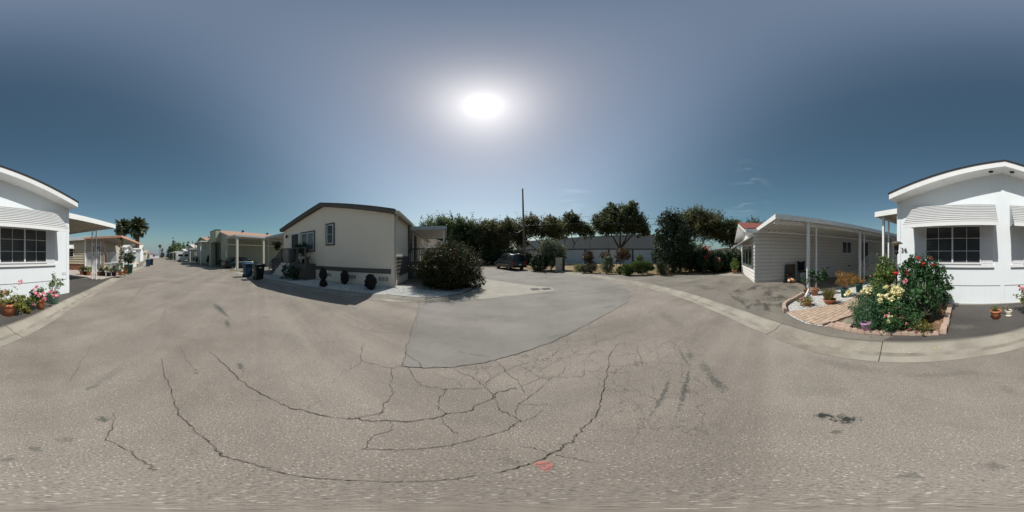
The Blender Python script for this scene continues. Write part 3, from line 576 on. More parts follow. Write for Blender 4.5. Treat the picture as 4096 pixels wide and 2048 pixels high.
# ================================================================ building helpers
def window(parent,loc,rot,w,h,cols=1,rows=1,frame=WHITE,glass=GLASS,trim=None,tw=.09,sash=1,fw=.045,bar=.018,sill=False,name='window'):
    m=MB()
    m.box(0,w,.0,.05,0,fw); m.box(0,w,.0,.05,h-fw,h); m.box(0,fw,.0,.049,fw,h-fw); m.box(w-fw,w,.0,.049,fw,h-fw)
    sw=w/sash
    for i in range(1,sash): m.box(i*sw-fw*.6,i*sw+fw*.6,0,.052,fw,h-fw)
    for k in range(sash):
        for c in range(1,cols): x=k*sw+sw*c/cols; m.box(x-bar/2,x+bar/2,.012,.036,fw,h-fw)
    for r in range(1,rows): z=h*r/rows; m.box(fw,w-fw,.014,.038,z-bar/2,z+bar/2)
    o=m.build(name,frame,parent,loc,rot)
    g=MB(); g.box(fw*.5,w-fw*.5,.005,.02,fw*.5,h-fw*.5); g.build('pane',glass,o)
    if trim:
        t=MB(); t.box(-tw,w+tw,0,.042,h,h+tw); t.box(-tw,w+tw,0,.042,-tw,0); t.box(-tw,0,0,.041,0,h); t.box(w,w+tw,0,.041,0,h); t.build('trim',trim,o)
    if sill:
        t=MB(); t.box(-.05,w+.05,0,.09,-.06,0); t.build('sill',frame,o)
    return o
def gable_house(t,w,L,ze,zp,px,wall,shingle,fasc,zb=0.0,of=.5,os_=.05,fd=.2,ob=.3,skirt=None,names=('wall','roof','fascia')):
    m=MB(); m.extr([(0,zb),(w,zb),(w,ze+.003),(px,zp+.003),(0,ze+.003)],-L,0); m.build(names[0],wall,t)
    sl=(zp-ze)/px; sr=(zp-ze)/(w-px)
    lo=(-os_,ze-sl*os_); hi=(px,zp); ro=(w+os_,ze-sr*os_)
    m=MB(); m.extr([lo,hi,ro,(ro[0],ro[1]+fd),(hi[0],hi[1]+fd),(lo[0],lo[1]+fd)],-L-ob,of); m.build(names[2],fasc,t)
    e=.03; m=MB(); b=fd+.002
    m.extr([(lo[0]-e,lo[1]+b-sl*e),(hi[0],hi[1]+b),(ro[0]+e,ro[1]+b-sr*e),(ro[0]+e,ro[1]+b+.045-sr*e),(hi[0],hi[1]+b+.045),(lo[0]-e,lo[1]+b+.045-sl*e)],-L-ob-.02,of+.025)
    return m.build(names[1],shingle,t)
def lapwall(m,x0,x1,z0,z1,y,step,proj,side=1):   # lapped boards on plane y, facing side*y
    z=z0
    while z<z1-.01:
        zt=min(z+step,z1); m.hexa([(x0,y,z),(x1,y,z),(x1,y+side*proj,z),(x0,y+side*proj,z),(x0,y,zt),(x1,y,zt),(x1,y+side*.003,zt),(x0,y+side*.003,zt)] if side>0 else [(x0,y-proj,z),(x1,y-proj,z),(x1,y,z),(x0,y,z),(x0,y-.003,zt),(x1,y-.003,zt),(x1,y,zt),(x0,y,zt)]); z+=step
def railing(parent,p0,p1,z0,z1,mat,gap=.12,post=.07,bw=.035,name='railing'):
    m=MB(); a=Vector(p0); b=Vector(p1); L=(b-a).length; n=max(2,int(L/gap)); d=(b-a)/n
    dz0,dz1=(z0 if isinstance(z0,tuple) else (z0,z0)),(z1 if isinstance(z1,tuple) else (z1,z1))
    m.tube([(a.x,a.y,dz1[0]-.03),(b.x,b.y,dz1[1]-.03)],.04,4); m.tube([(a.x,a.y,dz0[0]+.06),(b.x,b.y,dz0[1]+.06)],.028,4)
    for i in range(n+1):
        p=a+d*i; f=i/n; zl=dz0[0]+(dz0[1]-dz0[0])*f; zh=dz1[0]+(dz1[1]-dz1[0])*f
        r=post/2 if i in (0,n) else bw/2
        m.box(p.x-r,p.x+r,p.y-r,p.y+r,zl if i in(0,n) else zl+.06,zh-.03)
    return m.build(name,mat,parent)
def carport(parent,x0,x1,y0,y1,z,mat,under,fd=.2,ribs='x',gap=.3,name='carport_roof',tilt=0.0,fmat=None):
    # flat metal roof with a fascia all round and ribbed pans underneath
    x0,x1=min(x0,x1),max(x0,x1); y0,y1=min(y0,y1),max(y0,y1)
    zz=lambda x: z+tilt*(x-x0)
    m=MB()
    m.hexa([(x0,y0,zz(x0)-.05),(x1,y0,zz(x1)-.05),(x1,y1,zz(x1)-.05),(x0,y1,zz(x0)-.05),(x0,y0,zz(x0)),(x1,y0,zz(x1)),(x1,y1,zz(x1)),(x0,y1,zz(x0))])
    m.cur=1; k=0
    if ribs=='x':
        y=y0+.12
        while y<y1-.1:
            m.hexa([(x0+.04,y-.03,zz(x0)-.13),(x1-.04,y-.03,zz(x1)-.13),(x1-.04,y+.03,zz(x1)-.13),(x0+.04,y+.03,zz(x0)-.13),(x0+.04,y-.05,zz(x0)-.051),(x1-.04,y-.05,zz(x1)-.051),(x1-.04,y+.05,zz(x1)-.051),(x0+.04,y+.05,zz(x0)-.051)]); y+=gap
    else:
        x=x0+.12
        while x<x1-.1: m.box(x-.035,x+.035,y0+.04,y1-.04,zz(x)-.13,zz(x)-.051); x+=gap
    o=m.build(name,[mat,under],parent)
    f=MB(); e=.03
    for a,b,c,d in ((x0-e,x1+e,y1,y1+e),(x0-e,x1+e,y0-e,y0)):
        f.hexa([(a,c,zz(a)-fd),(b,c,zz(b)-fd),(b,d,zz(b)-fd),(a,d,zz(a)-fd),(a,c,zz(a)+.02),(b,c,zz(b)+.02),(b,d,zz(b)+.02),(a,d,zz(a)+.02)])
    f.box(x1,x1+e,y0,y1,zz(x1)-fd,zz(x1)+.018); f.box(x0-e,x0,y0,y1,zz(x0)-fd,zz(x0)+.018)
    f.build('fascia',fmat or mat,o); return o
def post(parent,x,y,z0,z1,mat,r=.04,sq=True,name='post',twist=False):
    m=MB()
    if sq: m.box(x-r,x+r,y-r,y+r,z0,z1); m.box(x-r*2,x+r*2,y-r*2,y+r*2,z0,z0+.015)
    else: m.tube([(x,y,z0),(x,y,z1)],r,8)
    return m.build(name,mat,parent)
def scroll(parent,a,b,z0,z1,mat):   # paired posts with wrought scrollwork between
    for p in (a,b): post(parent,p[0],p[1],z0,z1,mat,.025)
    m=MB(); n=int((z1-z0)/.11); pts=[]
    for i in range(n+1):
        f=.5+.42*math.sin(i*1.57); pts.append((a[0]+(b[0]-a[0])*f,a[1]+(b[1]-a[1])*f,z0+.05+(z1-z0-.1)*i/n))
    m.tube(pts,.011,5); m.build('scrollwork',mat,parent)
# ================================================================ house number 36
h=thing('mobile_home','pale white gabled mobile home numbered 36 with two ribbed window awnings facing the kerb','mobile home',-2.66,-5.96,0,74)
gable_house(h,6.9,15,3.52,4.40,3.46,W36,SHINGLE,WHITE,zb=.0)
m=MB(); m.box(3.41,3.51,0,.018,.09,4.37); m.box(-.02,.12,0,.02,.09,3.5); m.box(6.78,6.92,0,.02,.09,3.5); split_build(m,'corner_trim',W36,h)
m=MB(); m.box(-.03,3.40,.002,.022,.10,.66); m.box(3.52,6.93,.002,.022,.10,.66); m.box(-.03,-.002,-15,.02,.10,.66); m.box(6.902,6.93,-15,.02,.10,.66); split_build(m,'skirting',W36,h)
m=MB(); m.box(0,3.40,.001,.006,.662,.69); m.box(3.52,6.9,.001,.006,.662,.69); split_build(m,'skirting_seam',M('seam_grey',(.16,.17,.17),.8,.1,5),h); m=MB(); m.box(-.02,6.92,.001,.05,.0,.075); m.build('skirting_rail',WHITE,h)
for x0 in (3.70,.62):
    w_=2.6; xl=x0
    wx=x0+.42; window(h,(wx,.003,1.36),0,w_-.84,1.18,2,3,WHITE,GLASSB,sash=2,fw=.04,bar=.013,name='window')
    for s in (x0+.06,x0+w_-.42):
        m=MB(); m.box(s,s+.35,.002,.03,1.32,2.56); m.cur=0
        for k in range(15): m.box(s+.03,s+.32,.03,.036,1.37+k*.078,1.37+k*.078+.055)
        m.build('shutter',PANEL,h)
    m=MB(); m.box(x0+.02,x0+w_-.02,.002,.06,1.25,1.315); m.build('sill',WHITE,h)
    # ribbed metal awning curving out over the window
    m=MB(); prof=[]; n=10
    for i in range(n+1):
        f=i/n; y=.03+.70*math.sin(f*1.25)/math.sin(1.25)*(.55+.45*f); z=3.24-.72*f**1.05
        prof.append((y,z))
    for i in range(n):
        (ya,za),(yb,zb)=prof[i],prof[i+1]
        m.hexa([(x0-.02*i/n*2,ya,za-.02),(x0+w_+.02*i/n*2,ya,za-.02),(x0+w_+.04*i/n,yb+.028,zb+.012),(x0-.04*i/n,yb+.028,zb+.012),(x0,ya,za),(x0+w_,ya,za),(x0+w_,yb+.030,zb+.036),(x0,yb+.030,zb+.036)])
    q_=MB()
    for i in range(1,n): q_.box(x0-.01,x0+w_+.01,prof[i][0]+.024,prof[i][0]+.037,prof[i][1]-.004,prof[i][1]+.012)  # grey strips added between ribs to stand in for the shade there
    aw_rib_shade=q_
    ye,ze=prof[-1]; m.box(x0-.03,x0+w_+.03,ye,ye+.022,ze-.10,ze+.03)
    for xs in (x0-.012,x0+w_):
        for i in range(n):
            (ya,za),(yb,zb)=prof[i],prof[i+1]
            m.hexa([(xs,.02,zb-.005),(xs+.012,.02,zb-.005),(xs+.012,yb+.015,zb-.005),(xs,yb+.015,zb-.005),(xs,.02,zb+.055),(xs+.012,.02,zb+.055),(xs+.012,ya,zb+.055),(xs,ya,zb+.055)])
    ao=m.build('awning',WHITE,h); aw_rib_shade.build('rib_shade_strip',M('awning_rib_shade_grey',(.20,.21,.21),.8,.1,5),ao)
for xx in (3.2,3.85):
    m=MB(); m.lathe([(.0,0),(.06,0),(.07,-.012),(.0,-.012)],(xx,.27,4.40-abs(xx-3.46)*.254-.003),12,sx=1.3); m.build('soffit_vent',DARKMETAL,h)
m=MB(); 
for k in range(3): m.box(.14+k*.07,.19+k*.07,.003,.02,.88,.98)
m.build('wall_vent',PANEL,h)
def text(s,size,mat,parent,loc,rot,ext=.01):
    c=bpy.data.curves.new('t','FONT'); c.body=s; c.size=size; c.extrude=ext; c.space_character=1.15; c.offset=.0; o=bpy.data.objects.new('t',c); COL.objects.link(o)
    dg=bpy.context.evaluated_depsgraph_get(); me=bpy.data.meshes.new_from_object(o.evaluated_get(dg)); bpy.data.objects.remove(o); me.materials.clear(); me.materials.append(mat)
    q=bpy.data.objects.new('house_number',me); COL.objects.link(q); q.parent=parent; q.location=loc; q.rotation_euler=rot; return q
text('36',.21,M('bronze_digit',(.045,.04,.028),.6,.1,8),h,(6.76,.03,1.735),(R(90),0,R(180)))
# carport on its right side and porch roof on its left side
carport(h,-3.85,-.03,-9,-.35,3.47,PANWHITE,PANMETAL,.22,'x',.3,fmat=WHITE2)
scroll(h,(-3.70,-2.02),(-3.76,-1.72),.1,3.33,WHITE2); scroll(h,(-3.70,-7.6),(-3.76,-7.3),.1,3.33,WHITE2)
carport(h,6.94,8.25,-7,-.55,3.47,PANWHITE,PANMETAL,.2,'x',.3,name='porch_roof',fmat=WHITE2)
post(h,8.05,-.85,.1,3.34,WHITE2,.045); post(h,8.1,-1.35,.1,3.34,WHITE2,.03); post(h,8.1,-4.8,.1,3.34,WHITE2,.045)
window(h,(0,-3.6,1.3),R(90),1.4,1.1,2,1,WHITE,GLASS)
# ================================================================ beige house with dark trim (opposite)
h=thing('mobile_home','beige gabled mobile home with dark taupe trim and front steps behind the white stone bed','mobile home',-5.12,5.79,0,-113.4)
gable_house(h,8.85,16,3.62,4.71,4.4,STUCCO,TRIMROOF,TRIM,zb=.0,of=.32,os_=.12,fd=.17)
m=MB(); m.box(-.0,5.12,.002,.03,.74,.98); m.build('trim_band',TRIM,h)
m=MB(); m.box(-.015,.13,.002,.035,.05,3.6); m.box(-.035,-.002,-.12,.035,.05,3.6); m.build('corner_board',STUCCO2,h)
m=MB(); m.box(4.37,4.47,.002,.02,.99,4.68); m.build('centre_batten',STUCCO,h)
for x in (.55,2.35,4.05):
    m=MB()
    for k in range(3): m.box(x-.26+k*.18,x-.12+k*.18,.002,.02,.38,.58)
    m.build('skirting_vent',M('grille_grey',(.33,.31,.28),.7,.1,40),h)
window(h,(3.62,.003,2.32),0,.5,1.15,1,2,WHITE,GLASS,trim=TRIM,tw=.1)
window(h,(5.25,.003,1.98),0,1.25,1.2,1,1,WHITE,GLASSC,trim=TRIM,tw=.1,sash=2)
m=MB(); m.box(6.84,7.68,.002,.05,1.1,3.22); o=m.build('door',DOORDARK,h); m=MB(); m.box(6.74,6.84,.0,.055,1.1,3.32); m.box(7.68,7.78,.0,.055,1.1,3.32); m.box(6.84,7.68,.0,.055,3.22,3.32); m.build('door_frame',WHITE,o); m=MB(); m.tube([(6.92,.05,2.1),(6.92,.11,2.1)],.03,8); m.build('door_handle',CHROME,o)
m=MB(); m.tube([(8.22,.01,3.2),(8.22,.16,3.2)],.035,8); m.tube([(8.22,.16,3.26),(8.22,.16,3.02)],[.05,.09],10); m.build('porch_light',DARKMETAL,h)
# gutter and downpipe at the right corner
m=MB(); m.hexa([(-.32,-16,3.55),(-.14,-16,3.55),(-.14,.30,3.55),(-.32,.30,3.55),(-.34,-16,3.70),(-.14,-16,3.70),(-.14,.30,3.70),(-.34,.30,3.70)]); m.build('gutter',CREAMD,h)
m=MB(); m.tube([(-.22,.2,3.56),(-.2,.16,3.42),(-.07,-.02,3.25),(-.07,-.02,.2),(-.1,.08,.12),(-.22,.3,.11)],.035,8); m.build('downpipe',CREAMD,h)
# lower side cladding in taupe laps
m=MB(); lapwall_pts=[]
for k in range(5): m.hexa([(-.03,-2.9,.55+k*.19),(-.002,-2.9,.55+k*.19),(-.002,-.13,.55+k*.19),(-.03,-.13,.55+k*.19),(-.008,-2.9,.735+k*.19),(-.002,-2.9,.735+k*.19),(-.002,-.13,.735+k*.19),(-.008,-.13,.735+k*.19)])
m.box(-.04,-.002,-2.9,-.13,1.51,1.58); m.build('lap_cladding',TRIM,h)
m=MB(); m.box(-.05,-.002,-3.1,-2.88,.1,3.6); m.build('dark_corner_board',TRIM,h)
# side porch: deck, railing, flat roof
window(h,(-.003,-4.1,1.9),R(90),.8,1.3,1,2,WHITE,GLASS,trim=TRIM,tw=.09)
m=MB(); m.box(-.04,-.003,-5.9,-5.0,1.15,3.2); m.build('side_door',DOORDARK,h)
m=MB(); m.box(-2.2,-.06,-8.5,-3.15,.1,1.12); m.build('porch_deck',TRIM,h)
railing(h,(-.1,-3.2),(-2.15,-3.2),1.12,2.1,TRIM); railing(h,(-2.15,-3.2),(-2.15,-8.4),1.12,2.1,TRIM)
carport(h,-2.45,-.15,-8.8,-2.95,3.50,GREYAWN,PANWHITE,.2,'x',.3,name='porch_roof')
post(h,-2.3,-3.2,1.12,3.36,PANWHITE,.05); post(h,-2.3,-3.7,.1,3.36,PANWHITE,.04); post(h,-2.3,-8.3,.1,3.36,PANWHITE,.05)
# front deck and steps
m=MB(); m.box(6.78,7.9,.01,.9,.1,1.1); m.build('deck_base',STUCCO2,h)
m=MB(); m.box(5.1,6.77,.01,.88,1.0,1.1); m.box(5.1,5.16,.01,.88,.1,1.0); m.box(5.16,6.77,.80,.86,.72,.99); m.build('deck',TRIM,h)
m=MB()
for k in range(5): m.box(7.9+k*.26,8.16+k*.26,.06,.9,.1,1.1-(k+1)*.178)
m.build('steps',STUCCO2,h)
m=MB()
for k in range(5): m.box(7.88+k*.26,8.18+k*.26,.04,.915,1.1-(k+1)*.178,1.125-(k+1)*.178)
m.build('step_treads',TRIM,h)
railing(h,(7.85,.86),(6.8,.86),1.1,2.14,TRIM); railing(h,(7.92,.86),(9.15,.86),(1.02,.2),(2.1,1.2),TRIM,post=.09)
railing(h,(6.7,.84),(5.15,.84),1.1,2.14,TRIM,gap=.75,post=.09,bw=.09,name='deck_frame')
# carport roof on the left side
carport(h,8.98,12.2,-9,.0,3.50,GREYAWN,PANWHITE,.18,'x',.3,fmat=GREYAWN)
for y in (-.3,-4.5,-8.7): post(h,12.0,y,.1,3.36,PANWHITE,.045)
# ================================================================ clapboard house on the right
h=thing('mobile_home','white clapboard mobile home with red roof edge and long flat carport roof','mobile home',9.07,.75,0,164)
CLAP=groove_or_lap_shade_mat('white_clapboard_lap_shade',(.68,.66,.63),2,.205,.09,.04,.55,.6,.15)  # dark line painted at each lap in place of the shadow under the board
m=MB(); m.box(.02,15,.02,7,.0,3.03); m.cur=0
lapwall(m,.0,15,.0,3.03,.02,.205,.036,-1)
for k in range(15):   # gable-side laps (plane x=0 facing the street)
    z=.0+k*.205; m.hexa([(-.014,0,z),(.02,0,z),(.02,7,z),(-.014,7,z),(.016,0,z+.205),(.02,0,z+.205),(.02,7,z+.205),(.016,7,z+.205)])
m.poly([(.0,.0,3.0),(.0,3.5,4.05),(.0,7,3.0)]); m.poly([(15,7,3.0),(15,3.5,4.05),(15,0,3.0)])
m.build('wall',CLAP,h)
REDROOF=M('red_roof_tile',(.21,.06,.045),.85,.2,6,.4,stretch=(1,8,1))
m=MB(); sl=1.05/3.5
m.extr([(.10,3.10+.10*sl),(3.5,4.13),(7.25,3.06-.25*sl),(7.25,3.13-.25*sl),(3.5,4.20),(.10,3.17+.10*sl)],-.5,15.3,axis='x'); m.build('roof',REDROOF,h)
m=MB(); m.hexa([(-.56,-.3,2.86),(-.505,-.3,2.86),(-.505,3.5,3.98),(-.56,3.5,3.98),(-.56,-.3,3.00),(-.505,-.3,3.00),(-.505,3.5,4.12),(-.56,3.5,4.12)]); m.hexa([(-.56,3.5,3.98),(-.505,3.5,3.98),(-.505,7.3,2.86),(-.56,7.3,2.86),(-.56,3.5,4.12),(-.505,3.5,4.12),(-.505,7.3,3.00),(-.56,7.3,3.00)]); split_build(m,'fascia',WHITE2,h)
m=MB(); m.hexa([(-.58,-.3,3.005),(-.47,-.3,3.005),(-.47,3.5,4.125),(-.58,3.5,4.125),(-.58,-.3,3.10),(-.47,-.3,3.10),(-.47,3.5,4.22),(-.58,3.5,4.22)]); m.hexa([(-.58,3.5,4.125),(-.47,3.5,4.125),(-.47,7.3,3.005),(-.58,7.3,3.005),(-.58,3.5,4.22),(-.47,3.5,4.22),(-.47,7.3,3.10),(-.58,7.3,3.10)]); split_build(m,'verge_tile',REDROOF,h)
m=MB(); m.hexa([(-.505,-.1,2.93),(.0,-.1,2.93),(.0,3.5,4.0),(-.505,3.5,4.0),(-.505,-.1,2.96),(.0,-.1,2.96),(.0,3.5,4.03),(-.505,3.5,4.03)]); m.hexa([(-.505,3.5,4.0),(.0,3.5,4.0),(.0,7.1,2.93),(-.505,7.1,2.93),(-.505,3.5,4.03),(.0,3.5,4.03),(.0,7.1,2.96),(-.505,7.1,2.96)]); m.build('soffit',WHITE2,h)
m=MB(); m.box(-.55,.6,-.42,-.27,2.86,3.06); m.build('gutter',WHITE2,h)
window(h,(-.006,.55,1.0),R(90),4.4,1.28,1,1,WHITE,GLASS,sash=3,sill=True)
m=MB()   # sloping front awning
n=9
m.hexa([(-.03,.35,2.72),(-.01,.35,2.72),(-.01,5.6,2.72),(-.03,5.6,2.72),(-.03,.35,2.76),(-.01,.35,2.76),(-.01,5.6,2.76),(-.03,5.6,2.76)])
for k in range(n):
    xa,za=-.02-1.02*k/n,2.76-.56*k/n; xb,zb=-.02-1.02*(k+1)/n,2.76-.56*(k+1)/n
    m.hexa([(xb,.3,zb-.0),(xa,.3,za-.03),(xa,5.75,za-.03),(xb,5.75,zb),(xb,.3,zb+.03),(xa,.3,za+.0),(xa,5.75,za+.0),(xb,5.75,zb+.03)])
m.build('awning',WHITE2,h)
m=MB(); m.tube([(-.02,.36,2.2),(-.98,.36,2.22)],.012,6); m.tube([(-.02,5.6,2.2),(-.98,5.6,2.22)],.012,6); split_build(m,'awning_arm',WHITE2,h)
carport(h,.12,15.5,-3.35,-.03,3.13,WHITE2,PANWHITE,.17,'y',.3,fmat=WHITE2)
m=MB(); m.box(.15,15.4,-3.1,-3.0,2.85,2.98); m.build('beam',WHITE2,h)
for i,X in enumerate((1.58,4.7,8.2,11.5)):
    post(h,X,-3.15,.1,2.9,WHITE,.05); post(h,X+.42,-3.1,.1,2.9,WHITE2,.024)
m=MB(); m.box(1.46,1.57,-3.27,-3.21,.45,2.98); m.tube([(1.515,-3.24,.5),(1.515,-3.24,.38),(1.42,-3.45,.26),(.92,-4.05,.13)],.042,8); m.build('downspout',WHITE,h)
window(h,(7.2,-.003,1.8),R(180),.95,.87,1,1,WHITE2,GLASS,sash=2); window(h,(12.6,-.003,2.2),R(180),1.0,.45,1,1,WHITE2,GLASS)
m=MB(); m.box(8.5,9.25,-.035,-.003,1.0,2.75); o=m.build('door',DOORDARK,h); m=MB(); m.box(8.42,8.5,-.04,0,1.0,2.83); m.box(9.25,9.33,-.04,0,1.0,2.83); m.box(8.5,9.25,-.04,0,2.75,2.83); m.build('door_frame',WHITE2,o)
m=MB(); m.box(8.2,9.6,-1.1,-.03,.1,.98); 
for k in range(4): m.box(8.2-(k+1)*.28,8.2-k*.28,-1.1,-.03,.1,.98-(k+1)*.2)
m.build('steps',STUCCO2,h)
railing(h,(8.2,-1.08),(9.55,-1.08),.98,1.85,WHITE2); railing(h,(7.1,-1.08),(8.15,-1.08),(.12,.95),(1.0,1.85),WHITE2)
for X,Z,s in ((4.9,.75,.11),(6.9,.8,.2)):
    m=MB(); m.box(X,X+s,-.03,-.003,Z,Z+.1); m.build('wall_vent',DARKMETAL,h)
m=MB(); m.box(3.0,3.35,-.03,-.003,.55,.65); m.build('wall_vent',DARKMETAL,h)
# ================================================================ tan house beyond the carport
T0=(-8.3,-14.45)
h=thing('mobile_home','tan lap sided mobile home with railed porch under a peach edged awning','mobile home',T0[0],T0[1],0,-120)
# local x runs away along the street, +y ... azimuth 155 (away from street) so the body is at +y
m=MB(); m.box(.05,13,.05,12,.75,3.35); 
z=.78
while z<3.3:   # rounded laps on the near side wall (plane x=0) and front
    m.smooth=False
    for k in range(4):
        a0,a1=k/4,(k+1)/4; o0,o1=.07*(1-a0)**.5+.004,.07*(1-a1)**.5+.004
        m.hexa([(.05-o0,.0,z+a0*.24),(.05,.0,z+a0*.24),(.05,12,z+a0*.24),(.05-o0,12,z+a0*.24),(.05-o1,.0,z+a1*.24),(.05,.0,z+a1*.24),(.05,12,z+a1*.24),(.05-o1,12,z+a1*.24)])
    z+=.25
m.build('wall',TAN,h)
m=MB(); m.box(-.04,.1,-.06,.05,.1,3.35); m.build('corner_trim',WHITE,h)
m=MB(); m.box(.03,13,.06,12,.0,.75); m.build('skirting',BRICKSK,h)
m=MB(); m.box(.1,13,-.0,.05,.75,3.35); m.build('front_wall',CREAMD,h)
m=MB(); m.extr([(-.3,3.35),(13.3,3.35),(13.3,3.50),(6.5,4.35),(-.3,3.50)],-.1,12.3); m.build('roof',PANWHITE,h)
m=MB(); m.box(-.38,-.30,-.15,12.3,3.22,3.55); m.build('roof_edge',WHITE2,h)
window(h,(.0,1.36,1.5),R(90),1.3,1.2,1,2,WHITE,GLASS)
m=MB(); m.hexa([(-.75,1.2,2.35),(-.0,1.2,2.95),(-.0,2.85,2.95),(-.75,2.85,2.35),(-.75,1.2,2.38),(-.0,1.2,2.98),(-.0,2.85,2.98),(-.75,2.85,2.38)]); m.poly([(-.01,1.22,2.36),(-.73,1.22,2.36),(-.01,1.22,2.94)]); m.build('awning',PANWHITE,h)
window(h,(5.2,-.003,1.75),R(180),1.9,1.2,1,1,WHITE,GLASS,sash=2)
for xx in (3.1,5.25):
    m=MB(); m.box(xx-.05,xx+.25 if xx>4 else xx+.2,-.035,-.002,1.7,2.98); m.build('shutter',PANEL,h)
m=MB(); m.box(1.2,2.1,-.04,-.003,.95,3.0); o=m.build('door',WHITE2,h)
for k in (1.36,1.76):
    m=MB(); m.box(k,k+.2,-.05,-.041,1.6,2.8); m.build('door_pane',GLASS,o)
m=MB(); m.tube([(2.6,-.05,2.65),(2.6,-.2,2.65)],.03,6); m.lathe([(.0,-.2),(.08,-.15),(.09,0),(.04,.08),(0,.1)],(2.6,-.22,2.6),10); m.build('porch_light',DARKMETAL,h)
# porch deck, skirt, railing, awning
m=MB(); m.box(.12,8.2,-3.6,-.02,.82,.95); m.box(.14,8.18,-3.56,-.02,.1,.82); m.build('porch_deck',WHITE,h)
railing(h,(.15,-.1),(.15,-2.0),.95,2.0,WHITE); railing(h,(.9,-2.1),(.9,-3.55),.95,2.0,WHITE); railing(h,(.9,-3.57),(8.15,-3.57),.95,2.0,WHITE)
PA=M('peach_fascia',(.60,.31,.20),.6,.08,3)
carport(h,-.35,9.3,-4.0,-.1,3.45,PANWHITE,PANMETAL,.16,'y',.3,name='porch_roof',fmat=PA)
m=MB(); 
for (x,y) in ((.05,-2.1),(.05,-3.8),(8.9,-3.8),(4.5,-3.8)): m.box(x-.035,x+.035,y-.035,y+.035,.1,3.35)
split_build(m,'post',PA,h)
scroll(h,(.05,-2.1),(.05,-1.75),.1,3.2,WHITE2)
m=MB(); m.tube([(2.6,-2.6,3.2),(2.6,-2.6,2.75)],.008,4); 
for k in range(5): m.tube([(2.6+.04*math.cos(k*1.25),-2.6+.04*math.sin(k*1.25),2.75),(2.6+.04*math.cos(k*1.25),-2.6+.04*math.sin(k*1.25),2.3+.05*k)],.008,5)
tag(m.build('wind_chime',CHROME),'metal wind chime hanging from the peach edged porch awning','wind chime'); wc=bpy.data.objects['wind_chime']; wc.location=(T0[0],T0[1],0); wc.rotation_euler=(0,0,R(90+120))
# ================================================================ opposite row along the street
def front_house(label,s,t,w,L,ze,zp,wall,roof,fasc,px=None,of=.4):
    x,y=FS(s,t); h=thing('mobile_home',label,'mobile home',x,y,0,-125)
    gable_house(h,w,L,ze,zp,px or w/2,wall,roof,fasc,of=of,os_=.3,fd=.15); return h
h=front_house('pale olive mobile home with peach shingle roof and wide carport over a dark sedan',19.6,9.2,8.0,15,4.22,5.45,OLIVEW,PEACHROOF,GREYAWN,of=.1)
for (x,y) in ((2.9,-4),(2.9,-9)):
    m=MB(); m.lathe([(.0,.28),(.16,.27),(.2,.2),(.2,0)],(x,y,4.25+.2+x*.35),10); m.build('roof_vent',DARKMETAL,h)
carport(h,-3.3,-.32,-13,.6,4.02,GREYAWN,PANWHITE,.18,'x',.35,fmat=GREYAWN)
for y in (.3,-3.5,-8,-12.5): post(h,-3.1,y,.05,3.88,M('cream_post',(.55,.52,.44),.7,.05,3),.12,name='column')
m=MB(); m.tube([(-3.1,.45,.5),(-3.1,.5,.15),(-3.4,.9,.06)],.06,6); m.build('downspout',WHITE2,h)
m=MB(); m.box(2.5,5.0,.0,.8,3.7,5.42); m.cur=1; m.box(2.46,5.04,-.04,.84,5.42,5.50); m.cur=0; m.box(4.6,5.0,.0,.8,.05,3.7)
m.extr([(5.0,.05),(6.0,.05),(5.7,.8),(5.35,2.0),(5.12,3.2),(5.0,3.85)],.3,.75); m.build('portico',[OLIVEW,DARKMETAL],h)
m=MB(); m.box(2.5,4.6,.002,.05,.1,3.6); m.build('door',DOORDARK,h)
for y in (-1.5,-4.6,-11.0):
    window(h,(-.003,y-1.0,1.5),R(90),.9,1.1,1,2,WHITE,GLASS) if y<-9 else None
window(h,(.25,.003,1.4),0,.45,2.0,1,3,WHITE,GLASSC)
h=front_house('grey green mobile home with peach roof and small white front awning',28.2,9.4,9.0,15,4.25,5.4,OLIVEW2,PEACHROOF,OLIVEW2)
window(h,(2.2,.003,3.0),0,1.1,.7,1,1,BLACK,GLASS); window(h,(4.4,.003,3.0),0,1.1,.7,1,1,BLACK,GLASS)
carport(h,-1.2,3.4,.02,2.0,4.2,WHITE,PANWHITE,.15,'y',.35,name='front_awning',fmat=WHITE); post(h,-.9,1.8,.0,4.05,WHITE,.09,name='column'); post(h,3.2,1.8,.0,4.05,WHITE,.06,name='column')
for (x,y) in ((3.6,-1.2),(3.0,-4)):
    m=MB(); m.lathe([(.0,.28),(.16,.27),(.2,.2),(.2,0)],(x,y,4.25+.15+x*.25),10); m.build('roof_vent',DARKMETAL,h)
m=MB(); m.box(6.0,6.9,.002,.03,.35,.6); m.build('wall_vent',DARKMETAL,h)
h=front_house('shaded mobile home with pale pinkish roof beyond the grey green home',40.5,9.6,9,14,3.7,4.7,M('shaded_grey_wall',(.30,.30,.27),.8,.08,2),M('pale_pink_shingle',(.50,.43,.38),.9,.1,10),WHITE2)
carport(h,-1.6,3.5,-.5,1.6,3.4,WHITE2,PANWHITE,.15,'y',.35,fmat=WHITE2); post(h,-1.4,1.4,.0,3.25,WHITE2,.07); window(h,(5.5,.003,1.5),0,1.6,1.1,1,1,WHITE,GLASS)
h=front_house('low white roofed mobile home behind the parked white camper van',53,9.4,8,13,3.2,3.9,M('off_white_wall',(.52,.52,.48),.8,.06,2),PANWHITE,WHITE2)
window(h,(2.5,.003,1.4),0,2.0,1.1,1,1,WHITE,GLASS)
h=front_house('long grey mobile home with white flat awning over dark shrubs far down the street',72,9.6,16,13,3.0,3.7,M('blue_grey_wall',(.36,.40,.41),.8,.06,2),PANWHITE,WHITE2)
